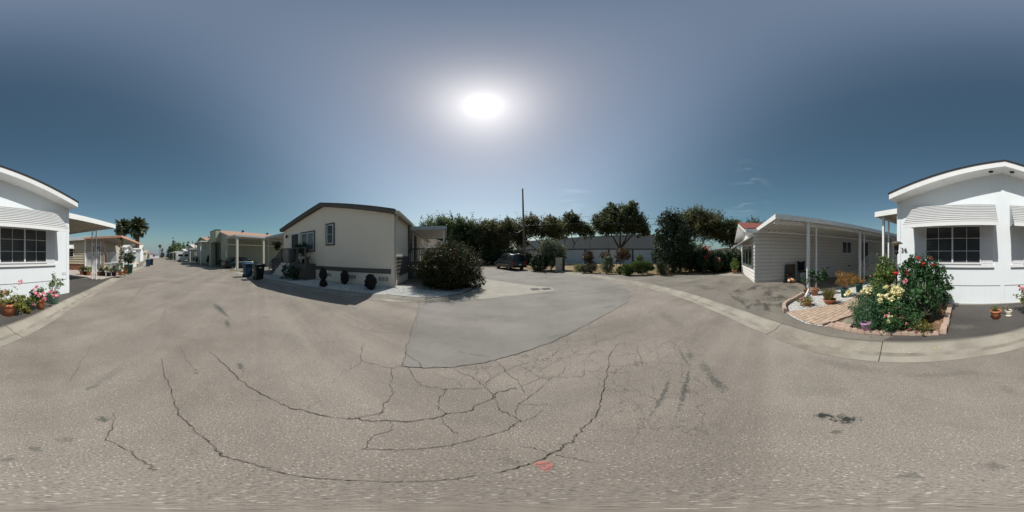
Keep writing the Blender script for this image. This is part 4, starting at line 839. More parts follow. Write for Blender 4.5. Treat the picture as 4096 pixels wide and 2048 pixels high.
carport(h,-8,10,.02,3.2,3.25,WHITE,PANWHITE,.3,'y',.5,name='front_awning',fmat=WHITE); post(h,-7.8,3,.0,3,WHITE2,.07); post(h,9.8,3,.0,3,WHITE2,.07); window(h,(11.5,.003,1.4),0,2.0,1.1,1,1,WHITE,GLASS)
h=front_house('pale blue grey mobile home farthest along the opposite row',98,9.4,9,13,3.1,4.0,M('pale_grey_wall',(.46,.50,.51),.8,.06,2),PANWHITE,WHITE2); window(h,(3,.003,1.3),0,1.8,1.1,1,1,WHITE,GLASS)
# ================================================================ near row beyond the tan house
def near_house(label,s,t,w,L,ze,zp,wall,roof,fasc,az=55):
    x,y=FS(s,t); h=thing('mobile_home',label,'mobile home',x,y,0,az)
    gable_house(h,w,L,ze,zp,w/2,wall,roof,fasc,of=.4,os_=.25,fd=.15); return h
WH1=M('bright_white_wall',(.74,.74,.74),.7,.04,2)
h=near_house('white mobile home with dark strip window beyond the tan porch',38,-6.0,8.5,12,3.1,3.7,WH1,PANWHITE,WHITE2)
window(h,(8.503,-1.2,1.5),R(-90),2.2,.8,1,1,WHITE,GLASS,sash=2); window(h,(3,.003,1.5),0,2.2,.8,1,1,WHITE,GLASS,sash=2)
carport(h,8.55,11.4,-8,-.6,3.05,WHITE,PANWHITE,.16,'x',.4,fmat=WHITE)
post(h,11.2,-.9,.1,2.95,WHITE,.05); post(h,11.2,-7.8,.1,2.95,WHITE,.05)
h=near_house('tall white gabled mobile home with pale blue side beyond two wheeled bins',52,-4.2,9.5,12,3.3,4.6,WH1,PANWHITE,WHITE)
m=MB(); m.box(9.502,9.53,-11,-.3,.3,3.0); m.build('side_cladding',PALEBLUE,h)
m=MB(); m.hexa([(9.53,-5.5,3.0),(10.3,-5.5,2.6),(10.3,-1.2,2.6),(9.53,-1.2,3.0),(9.53,-5.5,3.05),(10.3,-5.5,2.65),(10.3,-1.2,2.65),(9.53,-1.2,3.05)]); m.build('awning',WHITE,h)
window(h,(9.532,-2.4,1.6),R(-90),.8,1.1,1,1,WHITE,GLASS)
h=near_house('small cream mobile home with olive roof past the white gabled one',72,-4.0,8,12,2.8,3.8,M('cream_far_wall',(.62,.60,.50),.8,.05,2),M('olive_roof',(.34,.34,.24),.9,.1,8),WHITE2); window(h,(2.5,.003,1.2),0,2.0,1.1,1,1,WHITE,GLASS)
h=near_house('distant pink walled mobile home near the end of the street',96,-3.6,9,12,2.7,3.6,M('pink_far_wall',(.55,.42,.38),.8,.05,2),M('red_brown_roof',(.30,.15,.12),.9,.1,8),WHITE2); window(h,(3,.003,1.2),0,2.0,1.1,1,1,WHITE,GLASS)
h=near_house('distant white mobile home closing the end of the street',132,2,12,9,2.8,3.8,WH1,PANWHITE,WHITE,az=145); window(h,(3,.003,1.2),0,2.0,1.1,1,1,WHITE,GLASS)
# ================================================================ block wall and warehouse behind the landscaping
def line_thing(name,label,cat,az,p,a0,a1):  # wall line perpendicular to azimuth az at distance p, between azimuths a0..a1
    d0=p*math.tan(R(a0-az)); cx,cy=AZ(az,p); x=cx+d0*math.sin(R(az+90)); y=cy+d0*math.cos(R(az+90))
    return thing(name,label,cat,x,y,0,az+90), p*(math.tan(R(a1-az))-math.tan(R(a0-az)))
t,L=line_thing('boundary_wall','pale grey panelled block wall with dark posts behind the flowering shrubs','wall',36,33,3,62)
WALLM=M('painted_block_panel',(.50,.53,.57),.85,.08,1.2,.3,12,dirt=.25)
m=MB(); m.box(0,L,0,.18,-.1,2.85); m.build('panel',WALLM,t)
x=.9
while x<L: m=MB(); m.box(x-.16,x+.16,-.09,.27,0,2.9); m.build('post',M('dark_wall_post',(.07,.075,.075),.9,.1,4) if x<1 else bpy.data.materials['dark_wall_post'],t); x+=4.85
m=MB(); m.box(-.05,L+.05,-.06,.24,2.9,3.12); m.build('coping',bpy.data.materials['dark_wall_post'],t)
t,L=line_thing('warehouse','long low grey warehouse behind the block wall and trees','building',52,52,1.5,57.2)
m=MB(); m.box(0,L,0,30,0,8.2); m.build('wall',M('grey_tilt_up_concrete',(.27,.29,.31),.85,.06,.6,.2),t)
m=MB(); m.box(-.1,L+.1,-.1,30.1,8.2,8.5); m.build('parapet',M('parapet_grey',(.33,.35,.36),.85,.06,1),t)
m=MB()
for k in range(7): m.box(4+k*7,4.05+k*7,-.02,0,0,8.2)
split_build(m,'panel_joint',DARKMETAL,t)
x,y=AZ(76,48); t=thing('shed','pale gabled shed roof seen under the arching trees beyond the hedge','building',x,y,0,166); 
m=MB(); m.extr([(-9,0),(9,0),(9,2.6),(0,3.9),(-9,2.6)],0,20); m.build('wall',M('shed_wall',(.4,.4,.38),.8,.06,1),t)
m=MB(); m.extr([(-9.4,2.6),(0,3.93),(9.4,2.6),(9.4,2.75),(0,4.08),(-9.4,2.75)],-.5,20.5); m.build('roof',M('pale_shed_roof',(.62,.56,.50),.7,.06,1),t)
x,y=FS(-6,40); t=thing('mobile_home','pale boarded gable home with two narrow windows glimpsed under the beige porch roof','mobile home',-14.5,23.5,0,-115)
m=MB(); m.extr([(-4,0),(4,0),(4,3.6),(0,5),(-4,3.6)],-10,0); m.build('wall',M('pale_board_wall',(.66,.62,.56),.8,.08,3,stretch=(.3,.3,12)),t)
m=MB(); m.extr([(-4.4,3.5),(0,5.02),(4.4,3.5),(4.4,3.7),(0,5.2),(-4.4,3.7)],-10.3,.5); m.build('roof',PANWHITE,t)
window(t,(.4,.003,2.2),0,.5,1.2,1,1,WHITE,GLASS); window(t,(1.5,.003,2.2),0,.5,1.2,1,1,WHITE,GLASS)
# ================================================================ vehicles
TYRE=M('tyre_rubber',(.018,.018,.018),.85,.2,20); RIM=M('alloy_rim',(.45,.45,.46),.35,.05,5,metal=.9)
REDL=M('red_lamp_lens',(.45,.01,.01),.25,.1,20,spec=.6); CLEARL=M('clear_lamp_lens',(.6,.6,.58),.15,.05,20,spec=.7); AMBER=M('amber_lamp_lens',(.6,.2,.02),.25,.1,20,spec=.6); PLATE=M('number_plate',(.6,.6,.6),.5,.05,30)
def wheel(parent,x,y,r,side):
    m=MB(); m.smooth=True
    prof=[(r*.62,-.10),(r*.93,-.11),(r,-.07),(r,.07),(r*.93,.11),(r*.62,.10)]
    rings=[]
    for q,z in prof: rings.append([(x+q*math.cos(2*math.pi*k/18),y+z,r+q*math.sin(2*math.pi*k/18)) for k in range(18)])
    m.rings(rings,cap=False); t=m.build('wheel',TYRE,parent)
    m=MB(); yo=y+side*.07
    for k in range(5):
        a=2*math.pi*k/5; ca,sa=math.cos(a),math.sin(a); w=.05
        m.poly([(x-sa*w,yo,r+ca*w),(x+ca*r*.64-sa*w*.6,yo,r+sa*r*.64+ca*w*.6),(x+ca*r*.64+sa*w*.6,yo,r+sa*r*.64-ca*w*.6),(x+sa*w,yo,r-ca*w)])
    m.rings([[(x+q*math.cos(2*math.pi*k/18),yo+z,r+q*math.sin(2*math.pi*k/18)) for k in range(18)] for q,z in ((r*.56,0),(r*.65,side*.02),(r*.65,-side*.08))],cap=False)
    m.rings([[(x+q*math.cos(2*math.pi*k/10),yo+z,r+q*math.sin(2*math.pi*k/10)) for k in range(10)] for q,z in ((.001,side*.015),(r*.16,side*.012),(r*.18,-side*.02))],cap=False)
    m.build('rim',RIM,t)
def car(name,label,cat,x,y,az,paint,L,W,low,gh,r,wb,kind='suv',z=0,rack=False,red=True):
    t=thing(name,label,cat,x,y,z,az)     # local +x forward
    m=MB(); hw=W/2; rings=[]
    for (fx,zb,zt,k) in low:
        X=fx*L; a=hw*k
        rings.append([(X,a*.90,zb),(X,a,zb+.10),(X,a*1.0,(zb+zt)*.52),(X,a*.965,zt-.06),(X,a*.90,zt),(X,0,zt+.025),(X,-a*.90,zt),(X,-a*.965,zt-.06),(X,-a,(zb+zt)*.52),(X,-a,zb+.10),(X,-a*.90,zb)])
    m.rings(rings); m.build('body',paint,t)
    m=MB(); rings=[]
    for (fx,zb,zt,k0,k1) in gh:
        X=fx*L; rings.append([(X,hw*k0,zb),(X,hw*(k0*.35+k1*.65),zb+(zt-zb)*.75),(X,hw*k1*.93,zt),(X,0,zt+.015),(X,-hw*k1*.93,zt),(X,-hw*(k0*.35+k1*.65),zb+(zt-zb)*.75),(X,-hw*k0,zb)])
    m.rings(rings,smooth=False); m.build('windows',GLASS,t)
    g=[q for q in gh if q[2]-q[1]>.3]
    m=MB(); rings=[]
    for (fx,zb,zt,k0,k1) in g: X=fx*L; rings.append([(X,hw*k1*.97,zt-.04),(X,hw*k1*.90,zt+.02),(X,0,zt+.04),(X,-hw*k1*.90,zt+.02),(X,-hw*k1*.97,zt-.04)])
    m.rings(rings); m.build('roof',paint,t)
    m=MB()
    for s in (-1,1):
        ends=[gh[0],g[0],g[-1],gh[-1]]
        for a,b in ((0,1),(2,3)):
            A,B=ends[a],ends[b]; lo,hi=(A,B) if a==0 else (B,A)
            m.tube([(lo[0]*L,s*hw*lo[3]*.985,lo[1]),(hi[0]*L,s*hw*hi[4]*.95,hi[2])],.045,6)
        for fx in ((-.12,.10) if kind!='suv' else (-.24,-.05,.12)):
            m.tube([(fx*L,s*hw*.905,g[0][1]-.02),(fx*L-.03,s*hw*g[0][4]*.965,g[1][2]-.02)],.04,6)
    split_build(m,'pillar',paint,t)
    for X in (-wb/2,wb/2):
        for s in (-1,1):
            wheel(t,X,s*(hw-.11),r,s)
    m=MB()   # dark wheel arches and sills
    for X in (-wb/2,wb/2):
        for s in (-1,1): m.rings([[(X+q*math.cos(math.pi*k/12),s*(hw+.004),r+q*math.sin(math.pi*k/12)) for k in range(13)] for q in (r*1.0,r*1.2)],close=False,cap=False)
    split_build(m,'wheel_arch',BLACK,t)
    zl=low[1][2]-.18; zt=low[-2][2]-.16
    for s in (-1,1):
        m=MB(); 
        if kind=='suv': m.box(-L/2-.0,-L/2+.1,s*(hw*.80),s*(hw*.955),zl-.32,zl+.12)
        else: m.box(-L/2-.01,-L/2+.12,s*(hw*.52),s*(hw*.93),zl-.12,zl+.08)
        m.build('taillight',REDL,t)
        m=MB(); m.box(L/2-.14,L/2-.0,s*(hw*.55),s*(hw*.90),zt-.12,zt+.05); m.build('headlight',CLEARL,t)
        m=MB(); m.box(L*.16,L*.16+.12,s*(hw+.02),s*(hw+.20),low[3][2]+.02,low[3][2]+.18); m.build('wing_mirror',paint if kind!='suv' else CHROME,t)
        m=MB(); m.box(-.1,.05,s*(hw*.99),s*(hw*1.01+.02),low[3][2]-.14,low[3][2]-.11); m.box(-L*.22,-L*.22+.14,s*(hw*.99),s*(hw*1.01+.02),low[3][2]-.14,low[3][2]-.11); split_build(m,'door_handle',CHROME if kind=='suv' else paint,t)
    m=MB(); m.box(-L/2-.045,-L/2+.02,-.17,.17,zl-.28 if kind=='suv' else zl-.2,zl-.13 if kind=='suv' else zl-.04); m.build('number_plate',PLATE,t)
    m=MB(); m.box(-L/2-.06,-L/2+.12,-hw*.92,hw*.92,.32,.52); m.build('rear_bumper',paint if kind!='suv' else BLACK,t)
    m=MB(); m.box(L/2-.12,L/2+.06,-hw*.9,hw*.9,.30,.50); m.build('front_bumper',paint if kind!='suv' else BLACK,t)
    if kind=='suv':
        for s in (-1,1):
            m=MB(); m.box(-L*.32,L*.30,s*(hw*1.0),s*(hw*1.0+.02),.62,.66); m.build('side_moulding',CHROME,t)
    if rack:
        for s in (-1,1):
            m=MB(); m.tube([(-L*.30,s*hw*.62,gh[2][2]+.03),(-L*.28,s*hw*.62,gh[2][2]+.1),(L*.08,s*hw*.62,gh[2][2]+.1),(L*.10,s*hw*.62,gh[2][2]+.03)],.02,6); m.build('roof_rack',CHROME,t)
    return t
def paint(name,c,rough=.34):
    m,nt,p,out=new_mat(name); p.inputs['Base Color'].default_value=c4(c); p.inputs['Roughness'].default_value=rough; p.inputs['Coat Weight'].default_value=.12; p.inputs['Metallic'].default_value=.2
    n=N(nt,'ShaderNodeTexNoise',Scale=3.0,Detail=4.0); tc=N(nt,'ShaderNodeTexCoord'); nt.links.new(tc.outputs['Object'],n.inputs[0]); nt.links.new(mixc(nt,n.outputs[0],c4(c,.85),c4(c,1.15)),p.inputs['Base Color']); return m
SUVLOW=[(-.5,.42,.98,.90),(-.485,.34,1.04,.96),(-.40,.30,1.08,1.0),(0,.30,1.06,1.0),(.22,.30,1.04,1.0),(.40,.30,.98,.98),(.47,.32,.90,.93),(.5,.42,.74,.84)]
SUVGH=[(-.49,1.02,1.06,.90,.86),(-.455,1.04,1.72,.91,.80),(-.2,1.06,1.79,.92,.80),(.05,1.06,1.76,.92,.79),(.255,1.04,1.06,.90,.86)]
car('suv','dark grey sport utility vehicle parked by the tall wooden pole','car',-.3,19.9,-31,paint('charcoal_paint',(.035,.036,.040)),4.6,1.9,SUVLOW,SUVGH,.37,2.7,'suv',rack=True)
SEDLOW=[(-.5,.42,.86,.86),(-.485,.30,.93,.95),(-.40,.25,.98,1.0),(0,.22,.95,1.0),(.2,.22,.94,1.0),(.38,.24,.84,.98),(.47,.28,.72,.90),(.5,.36,.6,.78)]
SEDGH=[(-.40,.94,.98,.88,.82),(-.24,.95,1.36,.90,.72),(-.05,.95,1.43,.90,.74),(.08,.95,1.40,.90,.73),(.27,.92,.96,.88,.82)]
HATGH=[(-.49,.96,1.0,.88,.84),(-.40,.96,1.40,.89,.74),(-.1,.96,1.48,.90,.76),(.08,.95,1.44,.90,.74),(.28,.92,.96,.88,.82)]
sx,sy=FS(17.9,10.2)
car('sedan','dark green sedan under the carport of the pale olive house','car',sx,sy,-28,paint('dark_green_paint',(.010,.022,.020)),4.7,1.8,SEDLOW,SEDGH,.32,2.75,'sedan')
x,y=-16.9,3.6
car('hatchback','silver blue hatchback backed into the carport beside the beige house steps','car',x,y,-26,paint('silver_blue_paint',(.22,.26,.32)),4.2,1.75,SEDLOW,HATGH,.31,2.6,'hatch')
x,y=AZ(-13.0,27.5)
car('sedan','dark sedan in tree shade glimpsed past the round clipped bush','car',x,y,-35,paint('black_paint',(.012,.013,.015)),4.6,1.8,SEDLOW,SEDGH,.32,2.7,'sedan')
# white camper van, far down the opposite row
x,y=FS(47.5,8.6); t=thing('camper_van','white high roofed camper van parked far down the opposite row','van',x,y,0,-30)
WV=M('white_van_paint',(.62,.62,.60),.4,.05,2)
m=MB(); m.rings([[(X,a,zb),(X,a*1.0,zt*.6),(X,a*.9,zt),(X,-a*.9,zt),(X,-a,zt*.6),(X,-a,zb)] for X,a,zb,zt in ((-3,.95,.5,2.7),(-2.8,1.05,.45,2.9),(1.2,1.05,.45,2.9),(1.6,1.02,.45,2.6),(2.2,1.0,.45,1.6),(3.0,.9,.5,1.2))],smooth=False); m.build('body',WV,t)
for X,w_ in ((-2.2,1.2),(-.4,1.0)):
    for s in (-1,1):
        m=MB(); m.box(X,X+w_,s*1.045,s*1.065,1.5,2.1); m.build('window',GLASS,t)
m=MB(); m.hexa([(1.65,-.85,1.7),(2.15,-.8,1.66),(2.15,.8,1.66),(1.65,.85,1.7),(1.62,-.8,2.5),(1.68,-.8,2.5),(1.68,.8,2.5),(1.62,.8,2.5)]); m.build('windscreen',GLASS,t)
for X in (-1.8,1.9):
    for s in (-1,1): wheel(t,X,s*.92,.36,s)
# ================================================================ wheeled bins
def bin_(label,x,y,az,body,lid,z=0):
    t=thing('wheeled_bin',label,'bin',x,y,z,az,'wheeled rubbish bins at the kerb')
    m=MB(); r=[]
    for zz,a,b in ((.05,.22,.24),(.12,.24,.27),(.85,.29,.33),(.90,.30,.34),(.901,.325,.365),(1.0,.33,.37)): 
        c=.06; r.append([(a-c,-b,zz),(a,-b+c,zz),(a,b-c,zz),(a-c,b,zz),(-a+c,b,zz),(-a,b-c,zz),(-a,-b+c,zz),(-a+c,-b,zz)][::-1])
    m.rings(r,smooth=False); m.build('body',body,t)
    m=MB(); r=[]
    for zz,a,b in ((1.0,.345,.385),(1.04,.345,.385),(1.075,.30,.34),(1.10,.16,.2)):
        c=.07; r.append([(a-c,-b,zz),(a,-b+c,zz),(a,b-c,zz),(a-c,b,zz),(-a+c,b,zz),(-a,b-c,zz),(-a,-b+c,zz),(-a+c,-b,zz)][::-1])
    m.rings(r,smooth=False); m.build('lid',lid,t)
    m=MB(); m.tube([(-.38,-.22,1.0),(-.44,-.22,1.02),(-.44,.22,1.02),(-.38,.22,1.0)],.018,6); m.build('handle',lid,t)
    for s in (-1,1):
        m=MB(); m.rings([[(-.22+q*math.cos(k*.5236),s*.27+yy,.13+q*math.sin(k*.5236)) for k in range(12)] for q,yy in ((.08,-.025),(.13,-.025),(.13,.025),(.08,.025))]); m.build('wheel',BLACK,t)
    return t
BLUEP=M('blue_plastic',(.015,.045,.095),.4,.12,5); BLACKP=M('dark_green_black_plastic',(.015,.018,.017),.38,.2,5); BLUEL=M('blue_plastic_lid',(.03,.07,.13),.35,.1,5)
a=bin_('blue wheeled bin on the street beside the black bin near the steps',-12.35,-.62,60,BLUEP,BLUEL)
m=MB(); m.box(-.12,.12,.345,.349,.55,.75)
b=bin_('black wheeled bin on the street in front of the silver blue hatchback',-10.95,.18,68,BLACKP,BLACKP)
m=MB(); m.box(.296,.302,-.1,.1,.80,.86); m.build('sticker',PLATE,b)
bin_('blue wheeled bin at the far kerb beyond the tan porch',-19.6,-15.3,50,BLUEP,BLUEL)
bin_('black wheeled bin at the far kerb behind the blue one',-22.6,-16.9,55,BLACKP,BLACKP)
# ================================================================ pole, wires, lamps, cabinet, misc
px,py=AZ(4.45,23.5)
t=thing('utility_pole','tall weathered wooden pole with street lamp arms rising behind the dark parked vehicle','utility pole',px,py,0,95)
m=MB(); m.tube([(0,0,0),(-.14,0,5),(-.30,0,11.9)],[.17,.15,.11],10); m.build('pole',WOODPOLE,t)
m=MB(); m.tube([(-.15,0,5.6),(.5,0,6.05),(1.1,0,6.25)],.03,6); m.tube([(-.15,0,5.6),(-.9,-.6,4.9),(-1.7,-1.1,4.7)],.03,6); m.build('arm',DARKMETAL,t)
for X,Y,Z,tl in ((.7,0,6.2,0),(-2.0,-1.3,4.45,.3)):
    m=MB(); m.rings([[(X,.0+Y-.12,Z-.05),(X,Y+.12,Z-.05),(X,Y+.1,Z+.06),(X,Y-.1,Z+.06)],[(X+.85,Y-.16,Z-.07+tl),(X+.85,Y+.16,Z-.07+tl),(X+.85,Y+.1,Z+.08+tl),(X+.85,Y-.1,Z+.08+tl)]],smooth=False); m.build('lamp_head',DARKMETAL,t)
ux,uy=math.sin(R(123)),math.cos(R(123))
for nm,hh,lab in (('power_line',6.9,'upper thin power line running right from the wooden pole'),('power_line',6.0,'lower thicker cable running right from the wooden pole')):
    m=MB(); pts=[]
    for k in range(33):
        f=k/32; D=f*62; pts.append((px+ux*D,py+uy*D,hh-.9*math.sin((f*2%1)*math.pi)*.35+.3*f))
    m.tube(pts,.016 if hh>6.5 else .028,5); tag(m.build(nm,DARKMETAL),lab,'power line')
x,y=AZ(124.5-1,62); x,y=px+ux*62,py+uy*62
t=thing('utility_pole','far wooden pole carrying the power lines behind the clapboard house','utility pole',x,y,0,0); m=MB(); m.tube([(0,0,0),(0,0,8.2)],[.16,.12],8); m.build('pole',WOODPOLE,t)
x,y=FS(150,5); t=thing('utility_pole','slender distant pole at the end of the street','utility pole',x,y,0,0); m=MB(); m.tube([(0,0,0),(0,0,9.5)],[.16,.12],8); m.build('pole',WOODPOLE,t)
x,y=G('Z6',1018,1098,.04); t=thing('utility_cabinet','beige metal utility cabinet with dark side standing beside the silvery bush','cabinet',x,y,.04,100)
CAB=M('beige_cabinet_paint',(.40,.37,.31),.6,.06,4,dirt=.2)
m=MB(); m.box(-.42,.20,-.25,.25,.08,1.32); m.build('body',CAB,t); m=MB(); m.box(-.45,.23,-.28,.28,1.32,1.38); m.build('top',CAB,t); m=MB(); m.box(-.48,.5,-.32,.32,0,.08); m.build('plinth',CEDGE,t); m=MB(); m.box(.21,.46,-.2,.2,.08,1.27); m.build('side_box',BLACK,t)
m=MB(); m.box(-.38,.16,-.265,-.25,.15,1.25); o=m.build('door',CAB,t); m=MB(); m.box(.05,.09,-.285,-.265,.65,.8); m.build('latch',DARKMETAL,o)
def garden_lamp(label,x,y,z,hgt,s=1.0,glass=True):
    t=thing('garden_lamp',label,'garden lamp',x,y,z,0)
    m=MB(); m.tube([(0,0,0),(0,0,hgt-.45*s)],.03*s,8); m.lathe([(.03,0),(.055,.02),(.055,.07),(.03,.1)],(0,0,hgt-.55*s),12); m.lathe([(.10,0),(.1,.03),(.03,.06)],(0,0,0),12); m.build('post',DARKMETAL,t)
    m=MB(); m.lathe([(.03,0),(.055,.05),(.065,.16)],(0,0,hgt-.46*s),12); m.build('collar',DARKMETAL,t)
    m=MB(); m.lathe([(.065*s,0),(.09*s,.06),(.17*s,.15)],(0,0,hgt-.30*s),16); m.build('lamp_glass',M('amber_lamp_glass',(.35,.28,.15),.2,.1,10,spec=.6),t)
    m=MB(); m.lathe([(.235*s,0),(.24*s,.012),(.15*s,.055),(.0,.075)],(0,0,hgt-.15*s),20); m.lathe([(.235*s,0),(.0,.005)],(0,0,hgt-.15*s),20); m.build('lamp_shade',M('bronze_shade',(.10,.08,.065),.5,.15,10),t)
x,y=AZ(135.2,4.25); garden_lamp('bronze mushroom shaped garden lamp above the green bush by the number 36',x,y,.12,1.90,.68)
x,y=G('Z6',1692,1138,.04); garden_lamp('small dark garden lamp post among the shrubs before the block wall',x,y,.04,1.35,.62)
# drain grates
for X,lab in ((1.09,'rusty square drain grate in the gutter, nearer the bush'),(1.62,'rusty square drain grate in the gutter, nearer the tip of the concrete')):
    t=thing('drain_grate',lab,'drain grate',X,7.62,.01,80); m=MB(); m.box(-.21,.21,-.22,.22,0,.006); m.build('frame',M('rusty_iron',(.16,.14,.12),.8,.3,20),t)
    m=MB()
    for k in range(7): m.box(-.18+k*.055,-.155+k*.055,-.19,.19,.006,.012)
    m.build('bars',M('dark_slot',(.09,.085,.08),.9,.1,20),t)
# things leaning on the clapboard wall
def HL(X,Y):  # clapboard house local -> world
    a,b=R(164),R(74); return 9.07+X*math.sin(a)+Y*math.sin(b), .75+X*math.cos(a)+Y*math.cos(b)
x,y=HL(2.05,-.3); t=thing('storage_rack','dark framed rack with smoky panel leaning on the clapboard wall','rack',x,y,.1,164)
m=MB()
for X in (-.25,.25): m.box(X-.02,X+.02,-.02,.02,0,1.02); m.box(X-.02,X+.02,.22,.25,0,.98)
m.box(-.27,.27,-.02,.02,1.0,1.04); m.box(-.23,.23,-.01,.01,.45,.48); m.box(-.27,.27,0,.25,.30,.33); m.build('frame',BLACK,t)
m=MB(); m.box(-.23,.23,.0,.012,.49,.99); m.build('panel',M('smoky_brown_panel',(.06,.05,.035),.4,.3,5),t); m=MB(); m.box(-.18,.12,.03,.2,.33,.5); m.build('box',M('red_brown_box',(.14,.05,.03),.7,.2,8),t)
x,y=HL(1.98,-.62); t=thing('sack','pale yellow and red filled sack slumped before the dark rack','sack',x,y,.1,150)
m=MB(); rr=[]
for X,a,b,zz in ((-.27,.03,.02,.14),(-.22,.14,.09,.12),(0,.17,.13,.13),(.2,.15,.10,.10),(.27,.04,.02,.06)): rr.append([(X,a*math.cos(k*.628),zz+b*math.sin(k*.628)) for k in range(10)])
m.rings(rr); m.cur=1; m.rings([[(X,a*math.cos(k*.628),zz+b*math.sin(k*.628)) for k in range(10)] for X,a,b,zz in ((-.225,.15,.1,.12),(-.12,.168,.12,.127))],cap=False); m.build('bag',[M('pale_yellow_sack',(.62,.52,.30),.7,.1,8),M('red_print',(.5,.06,.04),.6,.1,8)],t)
x,y=HL(2.75,-.3); t=thing('folding_chair','navy folding chair seat above a white covered bin by the clapboard wall','chair',x,y,.1,164)
m=MB(); m.extr([(-.22,.62),(.22,.62),(.25,1.2),(.18,1.22),(.1,1.14),(-.1,1.14),(-.18,1.22),(-.25,1.2)],-.0,.035); m.build('backrest',M('navy_fabric',(.008,.01,.02),.8,.2,20),t)
m=MB(); m.box(-.22,.22,-.28,.0,.56,.61); m.build('seat',M('navy_seat_fabric',(.01,.012,.025),.8,.2,20),t)
for X in (-.22,.22):
    for Y in (-.26,.02): m=MB(); m.tube([(X,Y,0),(X,Y*.6,.58)],.012,6); m.build('leg',BLACK,t)
x,y=HL(2.80,-.42); t=thing('storage_tub','white patterned tub under the navy folding chair','tub',x,y,.1,164)
m=MB(); m.lathe([(.0,.0),(.16,0),(.19,.50),(.19,.53),(.15,.54),(.0,.54)],(0,0,0),14); m.build('tub',M('white_printed_tub',(.42,.43,.46),.6,.3,9),t)
# lava rocks on the white stones
ROCK=M('black_lava_rock',(.018,.016,.015),.9,.4,14,.9)
def rock(name,label,x,y,z,sx,sy,sz,seed,mat=ROCK,cat='rock',group=None):
    rng=random.Random(seed); n=12; m=MB(); rings=[]
    for i in range(1,8):
        ph=math.pi*i/8; ring=[]
        for k in range(n):
            q=1+rng.uniform(-.28,.24); ring.append((sx*q*math.sin(ph)*math.cos(2*math.pi*k/n),sy*q*math.sin(ph)*math.sin(2*math.pi*k/n),sz*(1-math.cos(ph))*.5*rng.uniform(.94,1.04)))
        rings.append(ring)
    m.rings(rings,smooth=False); o=m.build(name,mat); o.location=(x,y,z); return tag(o,label,cat,group)
x,y=G('Z4',812,1055,.11); rock('lava_rock','squat black lava rock carrying a second one before the beige skirting',x-.05,y+.15,.10,.23,.2,.36,1); rock('lava_rock','pointed black lava rock balanced on the squat one',x-.05,y+.15,.43,.26,.2,.62,2)
x,y=G('Z4',1063,1025,.11); rock('lava_rock','tall narrow black lava rock, middle of the three on the white stones',x,y+.1,.10,.24,.2,.78,3)
x,y=G('Z4',1360,1085,.11); rock('lava_rock','wide twisted black lava rock nearest the house corner',x,y+.1,.09,.34,.22,.72,4)
# brick edgings
def edging(label,pts,z,wd=.10,ht=.09,unit=.16,scal=True,mat=BRICKEDGE):
    m=MB(); rng=random.Random(len(pts)); P=smooth(pts,8) if len(pts)>2 else [Vector(pts[0]).lerp(Vector(pts[1]),i/40) for i in range(41)]
    acc=0; last=P[0]; i=0; L=[0]
    for a,b in zip(P,P[1:]): L.append(L[-1]+(b-a).length)
    n=int(L[-1]/unit)
    def at(d):
        for i in range(len(L)-1):
            if L[i+1]>=d: f=(d-L[i])/max(1e-6,L[i+1]-L[i]); return P[i].lerp(P[i+1],f)
        return P[-1]
    for k in range(n):
        a=at(k*unit+.002); b=at((k+1)*unit-.002); d=(b-a); 
        if d.length<.01: continue
        d.normalize(); q=Vector((-d.y,d.x)); j=rng.uniform(-.008,.008); hz=ht*rng.uniform(.88,1.08); c=(a+b)/2+q*j; hl=unit/2-.002
        segs=5; prof=[]
        for s in range(segs+1): f=-1+2*s/segs; prof.append((f*hl,hz*(1-.35*f*f if scal else 1)))
        lo=[c+d*f-q*wd/2 for f,_ in prof]; hi=[c+d*f+q*wd/2 for f,_ in prof]
        for s in range(segs): m.hexa([(lo[s].x,lo[s].y,z),(lo[s+1].x,lo[s+1].y,z),(hi[s+1].x,hi[s+1].y,z),(hi[s].x,hi[s].y,z),(lo[s].x,lo[s].y,z+prof[s][1]),(lo[s+1].x,lo[s+1].y,z+prof[s+1][1]),(hi[s+1].x,hi[s+1].y,z+prof[s+1][1]),(hi[s].x,hi[s].y,z+prof[s][1])])
    return tag(m.build('brick_edging',mat),label,'brick edging')
edging('scalloped pink brick edging along the kerb side of the rose bed',[(3.06,-1.20),(2.88,-1.30),(2.52,-1.55),(2.05,-2.0),(1.66,-2.32),(1.40,-2.50)],.11,.10,.062,.13)
edging('straight pink brick edging between the rose bed and the dark parking pad',[(1.36,-2.52),(2.08,-4.32)],.11,.12,.09,.30,False)
edging('curved row of upright bricks at the driveway end of the white gravel bed',[(4.10,-.44),(4.5,-.44),(4.9,-.58),(5.4,-.93),(6.1,-1.38)],.11,.09,.11,.10,False)
edging('short brick row between brick path and rose bed',[(3.10,-1.05),(3.38,-1.95)],.11,.10,.06,.22,False)
x,y=2.78,-1.55
m=MB(); m.hexa([(-.17,-.05,0),(.17,-.05,0),(.17,.05,0),(-.17,.05,0),(-.17,-.05,.06),(.17,-.05,.06),(.17,.05,.06),(-.17,.05,.06)]); o=m.build('loose_brick',BRICKEDGE); o.location=(2.86,-1.42,.13); o.rotation_euler=(0,0,R(35)); tag(o,'pale loose brick lying behind the scalloped edging by the pink bucket','brick')
rock('stone','flat grey stone lying behind the loose brick at the end of the path',2.93,-1.62,.12,.2,.15,.12,11,M('flat_grey_stone',(.2,.18,.14),.9,.3,8,.4),'stone')
m=MB(); m.lathe([(.0,0),(.095,0),(.115,.17),(.12,.175),(.12,.19),(.108,.19),(.0,.16)],(0,0,0),18); o=m.build('bucket',M('lilac_plastic',(.55,.30,.50),.45,.08,4)); o.location=(2.47,-1.70,.125); tag(o,'small lilac pink plastic bucket at the foot of the green herb bush','bucket')
